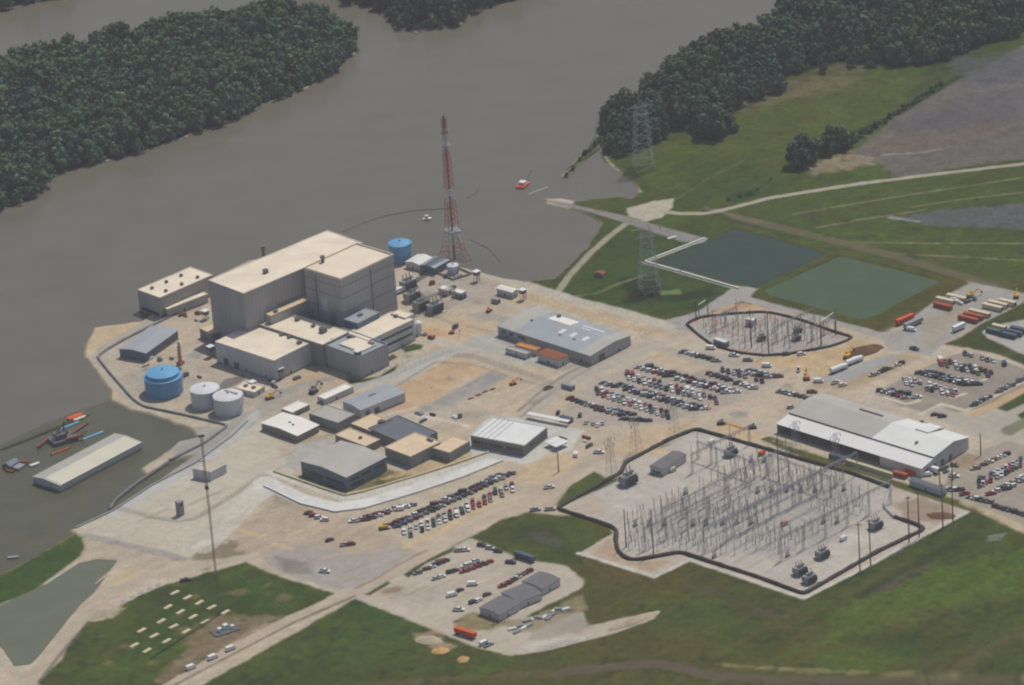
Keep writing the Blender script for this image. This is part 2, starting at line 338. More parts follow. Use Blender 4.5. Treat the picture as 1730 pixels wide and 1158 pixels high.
paint([(430,665),(500,650),(540,650),(540,670),(500,690),(440,710)], A(166,156,142), 5, 2, op=.8)
paint([(366,655),(380,640),(412,634),(415,641),(395,652),(375,660)], A(118,114,112), 2, .3, op=.9)
grass([(676,588),(700,580),(716,583),(712,590),(684,596)], 1.5, .3, A(70,88,46))
grass([(650,606),(664,598),(672,604),(656,612)], 1.5, .3, A(70,88,46))
grass([(585,640),(600,642),(640,636),(672,616),(668,626),(640,642),(590,650)], 1.5, .3, A(62,78,46))
for l in ([(690,700),(760,712),(790,720)],[(640,705),(700,690)]): paint(l, A(205,198,186), 2, .5, line=3, op=.6)
paint([(700,680),(800,712),(870,705),(780,690)], A(176,164,146), 4, 1, op=.8)
# south fields
grass([(340,1158),(600,1012),(700,960),(795,908),(850,878),(895,866),(945,870),(1100,860),(1500,900),(1640,850),(1665,872),(1730,900),(1900,950),(2600,1100),(2600,2400),(-600,2400),(250,1215)], 3, 1)
grass([(1400,1040),(1560,960),(1730,930),(1730,1000),(1560,1040),(1400,1080)], 16, 7, BRT, op=.8)
grass([(1380,1105),(1480,1085),(1560,1110),(1470,1135),(1380,1130)], 12, 6, A(84,108,34), op=.7)
grass([(1440,1080),(1560,1070),(1580,1110),(1480,1105)], 12, 6, A(58,82,52), op=.7)
grass([(600,1020),(700,1050),(770,1090),(700,1110),(560,1110)], 12, 5, A(72,98,42), op=.8)
grass([(560,1110),(700,1100),(1000,1110),(900,1130),(700,1140)], 10, 5, A(74,90,42), op=.7)
grass([(1090,1015),(1240,1030),(1250,1060),(1100,1080)], 14, 6, A(74,94,42), op=.7)
grass([(840,890),(930,880),(960,905),(900,925),(830,910)], 8, 3, A(70,74,56), op=.8)
paint([(875,905),(920,898),(950,912),(945,922),(890,915)], A(88,86,78), 8, 3, op=.8)
for x in (1010,1035,1060,1085): paint([(x-20,950),(x,962),(x+25,985)], A(104,92,66), 4, 1.5, line=3, op=.7)
paint([(940,1138),(1000,1131),(1060,1124),(1114,1122),(1160,1130),(1202,1142),(1337,1150),(1730,1153),(2200,1160)], A(100,92,80), 3, .8, 'road', line=8)
paint([(600,1160),(700,1152),(850,1142),(950,1138)], A(100,94,78), 3, 1, line=5, op=.7)
paint([(1210,1122),(1300,1130),(1450,1136),(1600,1142),(1730,1143)], A(128,122,88), 3, 1.5, line=3.5, op=.8)
paint([(1455,1008),(1530,965),(1600,925),(1657,893)], A(66,70,52), 7, 3.5, line=5, op=.75)
paint([(1485,1000),(1560,960)], A(92,86,76), 4, 1.5, line=5, op=.8)
paint([(1165,990),(1200,1000),(1260,1025),(1310,1040)], A(92,86,74), 6, 2, line=5, op=.8)
paint([(1320,1060),(1400,1062),(1500,1045),(1640,1022),(1730,1005)], A(96,94,66), 4, 1.5, line=4, op=.45)
paint([(1670,905),(1700,900),(1690,914),(1668,914)], A(130,128,120), 3, 1, op=.8)
paint([(1560,1158),(1650,1110),(1730,1070)], A(100,92,72), 5, 2, line=5, op=.6)
# front left
grass([(60,1160),(100,1115),(149,1050),(175,1047),(209,1021),(281,987),(330,975),(400,954),(415,949),(470,973),(566,1003),(500,1040),(430,1060),(285,1158),(250,1220)], 2.5, 1)
grass([(370,970),(440,975),(520,1000),(500,1030),(420,1030)], 8, 3, A(72,98,44), op=.7)
grass([(210,1060),(330,1000),(400,1000),(330,1080),(230,1110)], 10, 4, A(68,86,44), op=.7)
paint([(330,1075),(345,1040),(420,1040),(500,1038),(430,1070),(360,1110),(285,1158),(262,1150),(310,1100)], A(138,118,92), 7, 3, op=.85)
paint([(300,1060),(340,1045),(370,1080),(320,1105)], A(118,106,78), 8, 3, op=.6)
paint([(262,1170),(300,1150),(380,1103),(500,1040),(610,996),(700,948),(780,900),(860,862),(930,820),(960,800)], A(184,166,144), 2, .5, 'road', line=6.5)
paint([(250,1200),(285,1163),(400,1102),(500,1050),(598,1008)], A(92,88,78), 2, .5, line=2.2, op=.7)
paint([(1035,765),(960,800),(920,825),(900,830)], A(178,162,142), 4, 1, 'road', line=9)
paint([(-200,1050),(0,1115),(30,1135),(70,1180),(120,1260)], A(180,168,146), 2, .5, 'road', line=8)
paint([(40,1150),(75,1120),(112,1078),(148,1035),(168,1010),(240,980),(320,960),(400,944),(430,938)], A(182,166,142), 2.5, .7, 'road', line=7)
paint([(150,1030),(185,1030),(215,1025),(190,1045),(150,1048)], A(170,158,130), 4, 1, op=.8)
paint([(68,1150),(100,1108),(150,1052)], A(100,96,90), 2, .4, line=2.5, op=.7)
paint([(135,925),(145,915),(200,920),(310,948),(400,942),(300,968),(230,985),(175,1005),(160,1020),(198,950),(196,945),(165,942)], A(182,166,142), 3, 1, op=.9)
paint([(185,975),(240,950),(235,972),(190,990)], A(196,172,128), 6, 2, op=.7)
paint([(75,985),(135,948),(142,952),(85,990)], A(186,180,170), 2, .5, op=.9)
grass([(-300,1160),(-60,1062),(0,1022),(60,995),(138,940),(145,925),(140,908),(128,901),(60,938),(0,972),(-120,1030),(-300,1110)], 2.5, .7, A(66,90,46))
paint([(-60,1000),(0,972),(60,938),(125,903)], A(110,108,66), 3, .8, line=4, op=.7)
# yard with the dark roofed huts
paint([(598,1010),(615,1003),(700,958),(795,910),(830,922),(880,945),(955,957),(988,982),(985,993),(900,1035),(890,1042),(985,1035),(993,1058),(1060,1042),(1112,1033),(1105,1046),(1040,1070),(930,1098),(862,1108),(800,1092),(720,1060),(640,1028)], A(184,170,150), 2.5, .7, 'gravel_yard')
paint([(640,985),(700,1000),(760,990),(720,1020),(660,1010)], A(164,156,146), 8, 3, op=.6)
grass([(765,1050),(800,1035),(850,1048),(880,1045),(830,1065),(780,1065)], 4, 1.5, A(140,126,84), op=.8)
grass([(682,972),(700,958),(745,935),(768,925),(766,932),(720,952),(690,976)], 2, .5, A(78,82,54))
grass([(616,1005),(655,983),(660,986),(625,1006)], 2, .4, A(82,84,56))
paint([(640,1000),(668,990),(682,993),(676,1000),(650,1005)], A(150,112,86), 4, 1, op=.8)
paint([(600,995),(640,975),(672,955),(720,930)], A(140,118,92), 2.5, .8, line=2, op=.6)
paint([(700,1070),(730,1065),(770,1095),(740,1105),(708,1085)], A(160,134,108), 5, 3, op=.9)
for x, y, r_ in ((744,1098,14),(783,1113,9)): paint([(x-r_,y+2),(x,y-5),(x+r_,y-2),(x+r_*.7,y+5),(x-r_*.5,y+6)], A(196,156,108), 2, 1)
paint([(930,1062),(985,1040),(1000,1060),(970,1072)], A(150,138,126), 5, 2, op=.7)
paint([(880,1095),(950,1082),(1000,1075)], A(186,180,170), 3, 2, line=4, op=.7)
paint([(850,1052),(905,1040),(985,1003),(990,1030),(905,1068),(860,1068)], A(146,132,100), 3, 1.5, op=.8)
paint([(905,1060),(980,1035),(992,1058),(930,1080),(890,1082)], A(158,148,136), 3, 1.5, op=.8)
for x, y, l_ in ((420,870,16),(500,900,14),(540,880,10),(610,930,14),(470,860,10),(720,905,12),(560,940,16)): paint([(x-l_,y+l_*.3),(x,y),(x+l_,y-l_*.35)], A(196,174,138), 2, 1.2, line=2.4, op=.8)
for x, y, l_ in ((430,930,20),(520,955,24),(600,960,20),(350,840,30),(260,870,24),(480,770,16),(740,990,24),(700,1000,20)): paint([(x-l_,y+l_*.42),(x+l_,y-l_*.42)], A(150,142,132), 3, 1, line=1.6, op=.6)
paint([(445,815),(420,848),(385,890),(345,925)], A(196,190,178), 3, 1.2, line=12, op=.6)
paint([(560,668),(600,655),(660,634),(745,600),(800,581),(845,563)], A(172,168,162), 1.5, .4, 'road', line=5)
paint([(600,700),(640,672),(690,640),(735,612),(800,616),(870,640),(920,652)], A(150,142,132), 1.5, .4, line=2, op=.8)
paint([(845,575),(900,600),(950,625),(985,612)], A(166,160,152), 1.5, .4, 'road', line=4)
paint([(690,545),(720,500),(745,480),(790,470)], A(158,152,146), 2, .6, line=5, op=.7)
paint([(700,520),(760,545),(830,560)], A(150,144,138), 2, .8, line=3, op=.7)
paint([(560,640),(520,648),(480,662),(440,690)], A(160,154,147), 1.5, .4, 'road', line=6)
for q_ in ((720,500,14),(750,520,10),(780,545,16),(810,510,9),(730,470,10),(765,500,8),(690,600,10),(850,540,12),(330,600,10),(290,605,12),(420,645,8),(250,625,10),(600,640,9),(720,690,14),(760,640,12),(830,640,14),(1050,580,12),(1000,575,10),(1090,760,10),(930,790,14),(1250,700,16),(1330,650,14),(900,680,14),(1150,600,12)):
    x, y, r_ = q_; c_ = [A(150,138,124), A(196,166,130), A(146,144,142), A(166,128,100)][(x+y) % 4]
    paint([(x-r_,y+1),(x-r_*.2,y-r_*.35),(x+r_,y-r_*.2),(x+r_*.6,y+r_*.35),(x-r_*.4,y+r_*.4)], c_, 3, 2.5, op=.7)
paint([(180,945),(172,965),(160,995),(150,1008)], A(196,190,180), 1, .2, line=1.2, op=.8)
for q_ in ((400,1000,16),(450,990,10),(300,1040,12),(220,1090,14),(180,1120,12),(480,1010,12),(260,1120,16),(330,1010,10)):
    x, y, r_ = q_; paint([(x-r_,y+2),(x,y-r_*.3),(x+r_,y-1),(x+r_*.3,y+r_*.4)], A(124,112,84), 3, 2.5, op=.6)
# big switchyard pad
SUBB = [(940,860),(1023,887),(1042,896),(1040,912),(1044,933),(1060,946),(1079,947),(1149,934),(1280,976),(1358,1005),(1483,933),(1563,895),(1553,889),(1512,875),(1493,856),(1505,825),(1437,800),(1330,770),(1233,742),(1175,726),(1130,744),(1056,783),(1049,800)]
paint([(1035,902),(978,935),(1105,976),(1165,947),(1358,1013),(1470,955),(1642,862),(1600,842),(1510,815),(1440,790),(1300,750),(1180,715),(1100,750),(1000,800)], A(186,172,152), 2, .5, 'gravel_yard')
paint([(1000,940),(1030,912),(1042,940),(1060,950),(1140,945),(1100,965),(1040,950)], A(176,146,116), 5, 2, op=.8)
paint([(1510,850),(1560,840),(1610,862),(1580,885),(1540,880)], A(150,128,108), 6, 3, op=.8)
paint([(978,935),(1105,975),(1165,946),(1358,1011),(1470,954),(1640,862)], A(192,186,176), 1.5, .3, line=2.6)
paint(SUBB, A(182,174,164), 1.5, .2, 'gravel_yard')
paint([(1100,860),(1200,830),(1400,800),(1480,830),(1380,940),(1200,930),(1060,920)], A(162,158,154), 14, 5, op=.6)
paint([(960,855),(1010,838),(1030,860),(1000,875)], A(186,164,138), 6, 2, op=.6)
paint([(1380,990),(1480,930),(1540,890),(1500,880),(1400,915),(1360,975)], A(188,180,168), 5, 2, op=.7)
for l in ([(1440,893),(1480,880),(1510,872)],[(1335,965),(1390,945)],[(1110,845),(1150,842)]): paint(l, A(186,150,116), 2.5, .8, line=2, op=.7)
grass([(938,854),(962,822),(1003,797),(1012,800),(1030,812),(1046,806),(1044,812),(948,857)], 2, .4, A(84,92,54))
grass([(1283,742),(1300,738),(1330,748),(1420,782),(1500,808),(1640,852),(1700,885),(1650,868),(1500,820),(1380,784)], 2, .5, A(98,98,64))
paint([(1130,770),(1060,770),(1010,762),(1080,725),(1180,712),(1170,722),(1110,745)], A(198,168,126), 4, 2, op=.8)
paint([(880,790),(930,765),(985,775),(960,800),(900,822),(860,800)], A(198,168,128), 5, 2, op=.7)
paint([(1230,715),(1290,735),(1275,748),(1200,725)], A(198,164,118), 3, 1.5, op=.8)
paint([(1305,745),(1420,782),(1500,808),(1560,825),(1560,815),(1420,770)], A(192,176,146), 3, 1, op=.8)
# small switchyard
SUBA = [(1160,549),(1172,541),(1189,536),(1240,531),(1290,528),(1312,531),(1355,542),(1411,562),(1442,571),(1420,581),(1401,587),(1332,599),(1292,602),(1247,597),(1205,585),(1180,567)]
paint([(1190,535),(1225,518),(1260,512),(1300,524),(1290,530)], A(190,152,116), 3, 1, op=.9)
paint([(1290,606),(1400,592),(1450,572),(1490,585),(1460,605),(1400,635),(1330,625),(1270,612)], A(200,166,116), 5, 2, op=.9)
paint(SUBA, A(170,164,158), 1.5, .2, 'gravel_yard')
for l in ([(1175,545),(1240,565),(1260,568)],[(1250,558),(1290,540)],[(1200,540),(1240,552)],[(1290,535),(1360,552),(1425,572)],[(1225,588),(1290,600)],[(1340,596),(1380,580),(1400,572)]):
    paint(l, A(190,128,104), 2, .6, line=2, op=.8)
paint([(1195,545),(1260,540),(1285,535),(1250,556),(1205,556)], A(180,166,140), 4, 1, op=.6)
# upper right parking lots
paint([(1395,635),(1500,598),(1560,600),(1530,620),(1440,660),(1370,655)], A(176,148,112), 6, 2, op=.7)
paint([(1385,640),(1440,618),(1505,600),(1520,604),(1450,636),(1410,650)], A(160,158,156), 2.5, .5, 'road')
paint([(1478,664),(1530,636),(1590,604),(1640,594),(1700,612),(1760,636),(1760,655),(1640,694),(1590,702),(1555,695),(1520,685)], A(150,140,130), 2.5, .5, 'parking_lot')
paint([(1480,655),(1560,618),(1590,602)], A(190,170,136), 3, 1, line=6, op=.8)
paint([(1496,672),(1530,672),(1540,680),(1525,688)], A(150,142,118), 3, 1, op=.8)
for l in ([(1495,672),(1530,683),(1553,678),(1550,673)],[(1555,700),(1590,683),(1632,694),(1740,640)],[(1610,672),(1632,665)],[(1640,650),(1668,640)]): paint(l, A(200,188,164), 1.5, .2, line=2)
paint([(1635,700),(1740,648),(1745,660),(1650,708)], A(196,160,112), 2, .6)
paint([(1560,700),(1590,688),(1640,706),(1760,660),(1760,760),(1700,750),(1640,735),(1590,712)], A(172,164,152), 3, 1, 'road')
grass([(1684,690),(1730,664),(1760,655),(1760,670),(1700,696)], 2, .4, A(72,84,48))
grass([(1718,702),(1760,676),(1760,700),(1730,712)], 2, .4, A(72,84,48))
paint([(1690,725),(1740,700),(1750,712),(1710,736),(1694,734)], A(128,126,104), 3, .6)
paint([(1600,800),(1640,770),(1700,745),(1900,800),(1900,940),(1730,890),(1620,845),(1590,830)], A(160,150,138), 3, 1, 'parking_lot')
paint([(1600,782),(1635,766),(1662,775),(1630,792)], A(160,138,112), 2, .4)
paint([(1630,850),(1700,880),(1730,893),(1900,935)], A(190,166,130), 2.5, 1, line=5, op=.8)
# woods floor and river bed
def floor(poly):  # dark green litter under the woods
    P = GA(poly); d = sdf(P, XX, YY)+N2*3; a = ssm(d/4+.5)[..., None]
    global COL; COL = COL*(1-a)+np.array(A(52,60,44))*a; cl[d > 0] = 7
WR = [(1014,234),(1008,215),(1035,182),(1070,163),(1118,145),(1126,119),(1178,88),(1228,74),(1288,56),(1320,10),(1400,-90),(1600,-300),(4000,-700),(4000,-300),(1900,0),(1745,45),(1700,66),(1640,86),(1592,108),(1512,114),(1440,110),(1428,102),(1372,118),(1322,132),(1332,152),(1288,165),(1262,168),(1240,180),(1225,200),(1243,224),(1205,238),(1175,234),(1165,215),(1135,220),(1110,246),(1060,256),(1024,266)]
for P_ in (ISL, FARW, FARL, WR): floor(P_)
grass([(1022,228),(1008,232),(950,300),(958,302),(1012,245),(1026,262),(1034,250)], 1.5, .4, A(70,84,48))
grass([(1018,240),(1030,262),(1060,292),(1082,314),(1090,330),(1100,326),(1088,300),(1060,262)], 2, .6, A(76,84,50))
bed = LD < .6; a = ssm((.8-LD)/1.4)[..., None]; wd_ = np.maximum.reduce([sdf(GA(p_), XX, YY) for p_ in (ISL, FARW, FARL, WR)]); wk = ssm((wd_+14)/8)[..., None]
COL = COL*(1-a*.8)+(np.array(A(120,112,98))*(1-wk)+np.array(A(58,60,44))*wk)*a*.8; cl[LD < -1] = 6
hard = np.isin(cl, (0, 2, 3, 4)); 
COL = COL*(1+.06*N3+.06*N2+.07*NF+np.where(hard, .10*SU*ssm(N1*2+.6)+.10*SV*ssm(.5-N1*2)+.05*SG, .14*SG+.12*NF+.08*N3))[..., None]
gb_ = (ssm(vnoise(XX*.8+YY*.3, YY, 11, 130, 4)*3-.5)*(cl == 1)*.35)[..., None]; COL = COL*(1-gb_)+np.array(A(92,86,60))*gb_
gd_ = (ssm(vnoise(XX, YY, 7, 140, 3)*4-1.3)*(cl == 1)*.5)[..., None]; COL = COL*(1-gd_)+np.array(A(56,70,44))*gd_
sp_ = (np.random.RandomState(3).rand(*XX.shape) < .006) & hard & (LD > 4); COL[sp_] *= np.random.RandomState(4).uniform(.6, 1.15, (sp_.sum(), 1))
def gmat(name, sc, amt, rough=.95):
    m = bpy.data.materials.new(name); m.use_nodes = True; N = m.node_tree.nodes; L = m.node_tree.links
    b = N['Principled BSDF']; b.inputs['Roughness'].default_value = rough; b.inputs['Specular IOR Level'].default_value = .1
    at = N.new('ShaderNodeAttribute'); at.attribute_name = 'surface'
    tc = N.new('ShaderNodeTexCoord'); out = at.outputs['Color']
    for s_, a_ in ((sc, amt*1.2), (sc*5, amt*1.5), (sc*.2, amt*.8)):
        nz = N.new('ShaderNodeTexNoise'); nz.inputs['Scale'].default_value = s_; nz.inputs['Detail'].default_value = 4
        L.new(tc.outputs['Object'], nz.inputs['Vector'])
        r_ = N.new('ShaderNodeMapRange'); r_.inputs[1].default_value = .25; r_.inputs[2].default_value = .75
        r_.inputs[3].default_value = 1-a_; r_.inputs[4].default_value = 1+a_; L.new(nz.outputs[0], r_.inputs[0])
        mx = N.new('ShaderNodeVectorMath'); mx.operation = 'SCALE'; L.new(out, mx.inputs[0]); L.new(r_.outputs[0], mx.inputs['Scale']); out = mx.outputs[0]
    L.new(out, b.inputs['Base Color']); return m
GMAT = {'ground': ('dirt', .12, .10), 'grass': ('grass', .22, .17), 'road': ('road', .2, .05), 'gravel_yard': ('gravel', .25, .07), 'parking_lot': ('asphalt', .2, .07), 'field': ('field', .08, .12), 'riverbed': ('mud', .1, .1), 'woodland_floor': ('forest_soil', .1, .15)}
nx, ny = XX.shape; idx = np.arange(nx*ny).reshape(nx, ny)
quads = np.stack([idx[:-1, :-1], idx[1:, :-1], idx[1:, 1:], idx[:-1, 1:]], -1).reshape(-1, 4)
fc = cl[:-1, :-1].reshape(-1); V = np.stack([XX, YY, ZZ], -1).reshape(-1, 3); CO = COL.reshape(-1, 3)
for ci, nm in enumerate(CLS):
    q = quads[fc == ci]
    if not len(q): continue
    u, inv = np.unique(q, return_inverse=True); inv = inv.reshape(-1)
    me = bpy.data.meshes.new(nm); me.vertices.add(len(u)); me.vertices.foreach_set('co', V[u].astype('f').ravel())
    me.loops.add(len(inv)); me.loops.foreach_set('vertex_index', inv.astype('i'))
    me.polygons.add(len(q)); me.polygons.foreach_set('loop_start', np.arange(0, len(inv), 4, dtype='i'))
    me.update(calc_edges=True); me.polygons.foreach_set('use_smooth', [True]*len(q))
    at = me.color_attributes.new('surface', 'FLOAT_COLOR', 'POINT')
    at.data.foreach_set('color', np.concatenate([np.clip(CO[u], .01, .9), np.ones((len(u), 1))], 1).astype('f').ravel())
    g_ = GMAT[nm]; me.materials.append(gmat(*g_)); me.validate()
    o = bpy.data.objects.new(nm, me); C.objects.link(o); o['kind'] = 'structure'
# water ---------------------------------------------------------------
def watermat(name, c1, c2, sc=.02, rough=.22):
    m = bpy.data.materials.new(name); m.use_nodes = True; N = m.node_tree.nodes; L = m.node_tree.links
    b = N['Principled BSDF']; b.inputs['Roughness'].default_value = rough; b.inputs['IOR'].default_value = 1.33
    b.inputs['Specular IOR Level'].default_value = .38
    tc = N.new('ShaderNodeTexCoord'); mp = N.new('ShaderNodeMapping'); mp.inputs['Rotation'].default_value = (0, 0, R(-38)); mp.inputs['Scale'].default_value = (1, 1.8, 1)
    L.new(tc.outputs['Object'], mp.inputs[0])
    nz = N.new('ShaderNodeTexNoise'); nz.inputs['Scale'].default_value = sc; nz.inputs['Detail'].default_value = 7; nz.inputs['Roughness'].default_value = .6
    L.new(mp.outputs[0], nz.inputs['Vector'])
    r_ = N.new('ShaderNodeMapRange'); r_.inputs[1].default_value = .3; r_.inputs[2].default_value = .7; L.new(nz.outputs[0], r_.inputs[0])
    mx = N.new('ShaderNodeMix'); mx.data_type = 'RGBA'; mx.inputs[6].default_value = (*c1, 1); mx.inputs[7].default_value = (*c2, 1)
    L.new(r_.outputs[0], mx.inputs[0]); L.new(mx.outputs[2], b.inputs['Base Color'])
    n2 = N.new('ShaderNodeTexNoise'); n2.inputs['Scale'].default_value = .5; n2.inputs['Detail'].default_value = 5; L.new(mp.outputs[0], n2.inputs['Vector'])
    bp = N.new('ShaderNodeBump'); bp.inputs['Strength'].default_value = .14; bp.inputs['Distance'].default_value = .5
    L.new(n2.outputs[0], bp.inputs['Height']); L.new(bp.outputs[0], b.inputs['Normal']); return m
b_ = MB(); b_.add([(-9000,-9000,-.7),(9000,-9000,-.7),(9000,9000,-.7),(-9000,9000,-.7)], [(0,1,2,3)])
tag(b_.build('river_water', watermat('river_water', A(109,105,96), A(117,112,102))), kind='structure')
for pp, nm, c, z in ((POND1, 'dark_pond_water', (62,76,66), -.45), (POND2, 'green_pond_water', (80,96,72), -.5), (POND3, 'flooded_ditch_water', (110,112,96), -.45)):
    P = GA(pp); cen = P.mean(0); P = cen+(P-cen)*1.05
    b_ = MB(); b_.add([(x, y, z) for x, y in P], [tuple(range(len(P)))])
    c = np.array(c); tag(b_.build(nm, watermat(nm, A(*(c-4)), A(*(c+4)), .05, .3)), kind='structure')

P = GA([(-300,885),(0,750),(75,715),(145,687),(200,672),(300,700),(420,720),(420,760),(260,850),(150,905),(0,985),(-300,1130)])
b_ = MB(); b_.add([(x, y, -.64) for x, y in P], [tuple(range(len(P)))])
tag(b_.build('inlet_water', watermat('inlet_water', A(92,92,78), A(103,101,88), .05, .25)), kind='structure')
# ------------------------------------------------------------------ materials for buildings
M = {}
M['cream'] = mat('cream_roof', A(229,214,194), .9, .12, .07)
M['reacroof'] = mat('sandy_roof', A(228,211,190), .9, .07, .08)
M['tanroof'] = mat('tan_roof', A(216,192,164), .9, .08, .2)
M['white'] = mat('white_roof', A(232,226,216), .6, .05, .1)
M['whiter'] = mat('white_metal_roof', A(222,220,216), .5, .05, .15)
M['greyroof'] = mat('grey_metal_roof', A(160,164,168), .5, .06, .1)
M['tangrey'] = mat('weathered_metal_roof', A(176,172,164), .6, .08, .08)
M['bluegrey'] = mat('blue_grey_roof', A(108,112,120), .8, .06, .2)
M['darkroof'] = mat('dark_shingle_roof', A(118,116,118), .9, .08, .3)
M['orange'] = mat('orange_roof', A(196,138,84), .8, .1, .3)
M['rust'] = mat('rust_red_roof', A(142,92,72), .8, .12, .4)
M['conc'] = mat('grey_concrete_wall', (.40,.39,.375), .9, .10, .08, streak=True, panel=.25)
M['concd'] = mat('dark_concrete_wall', (.27,.265,.26), .9, .12, .1, streak=True, panel=.3)
M['concl'] = mat('light_metal_wall', (.52,.52,.53), .7, .08, .15, streak=True, panel=.4)
M['bluew'] = mat('blue_steel_wall', (.13,.17,.22), .6, .1, .2, streak=True, panel=.5)
M['browng'] = mat('brown_brick_wall', (.26,.235,.21), .9, .12, .5)
M['glass'] = mat('dark_glass', (.03,.04,.05), .15, .2, 1, spec=.6)
M['door'] = mat('door_paint', (.12,.13,.14), .6, .1, 1)
M['steel'] = mat('galvanised_steel', (.31,.315,.32), .6, .12, .8, metal=0)
M['dsteel'] = mat('dark_steel', (.11,.115,.12), .6, .15, .8)
M['wood'] = mat('weathered_pole_wood', (.12,.10,.085), .9, .15, 1)
M['unit'] = mat('rooftop_unit_metal', (.16,.15,.14), .6, .15, 1)
M['blue'] = mat('blue_tank_paint', A(104,164,202), .5, .05, .2)
M['blued'] = mat('blue_tank_shell', A(112,158,196), .5, .08, .3, streak=True)
M['wtank'] = mat('white_tank_paint', A(214,212,212), .5, .05, .3, streak=True)
M['red'] = mat('red_tower_paint', A(176,118,108), .7, .1, .3)
M['wtow'] = mat('white_tower_paint', (.45,.45,.45), .7, .05, .3)
M['or'] = mat('orange_paint', A(216,92,52), .5, .08, .4)
M['yel'] = mat('yellow_machine_paint', A(214,164,60), .5, .1, .5)
M['tyre'] = mat('tyre_rubber', (.03,.03,.03), .9, .1, 2)
M['bag'] = mat('flood_barrier_fabric', A(74,70,66), .7, .25, .5)
M['bagg'] = mat('grey_flood_barrier_fabric', A(120,120,122), .7, .15, .4)
M['bagw'] = mat('pale_flood_barrier_fabric', A(172,172,170), .7, .1, .4)
M['whitep'] = mat('white_paint', A(226,226,224), .5, .04, .5)
M['boxred'] = mat('red_container_paint', A(168,88,70), .7, .12, .5)
M['boxcr'] = mat('cream_container_paint', A(214,200,172), .7, .08, .5)
M['boxbl'] = mat('dark_blue_container_paint', A(84,96,112), .6, .1, .5)
M['boxgr'] = mat('grey_container_paint', A(150,152,152), .6, .1, .5)
M['boxgn'] = mat('green_container_paint', A(92,108,96), .6, .1, .5)
M['slab'] = mat('pale_concrete_slab', A(206,192,160), .9, .1, .5)
M['rock'] = mat('pale_rubble', A(176,170,160), .95, .2, .8)
M['skin'] = M['unit']

# ------------------------------------------------------------------ buildings
def frame(Ap, Bp, Cp, h):
    a, b, c = G(*Ap, h)[:2], G(*Bp, h)[:2], G(*Cp, h)[:2]
    la, lb = np.linalg.norm(b-a), np.linalg.norm(c-b)
    t1 = math.atan2(*(b-a)[::-1]); t2 = math.atan2(*(c-b)[::-1])-math.pi/2
    th = math.atan2(math.sin(t1)*la+math.sin(t2)*lb, math.cos(t1)*la+math.cos(t2)*lb)
    cen = (a+c)/2
    d = c-a; ca, sa = math.cos(th), math.sin(th)
    return cen, th, abs(d[0]*ca+d[1]*sa), abs(-d[0]*sa+d[1]*ca)
def wallpart(root, name, face, s0, s1, z0, z1, lx, ly, m, pro=.08):
    b = MB()
    if face == 'f': b.box(-lx/2+s0*lx, -lx/2+s1*lx, -ly/2-pro, -ly/2+.02, z0, z1)
    elif face == 'r': b.box(lx/2-.02, lx/2+pro, -ly/2+s0*ly, -ly/2+s1*ly, z0, z1)
    elif face == 'l': b.box(-lx/2-pro, -lx/2+.02, -ly/2+s0*ly, -ly/2+s1*ly, z0, z1)
    else: b.box(-lx/2+s0*lx, -lx/2+s1*lx, ly/2-.02, ly/2+pro, z0, z1)
    return b.build(name, m, root)
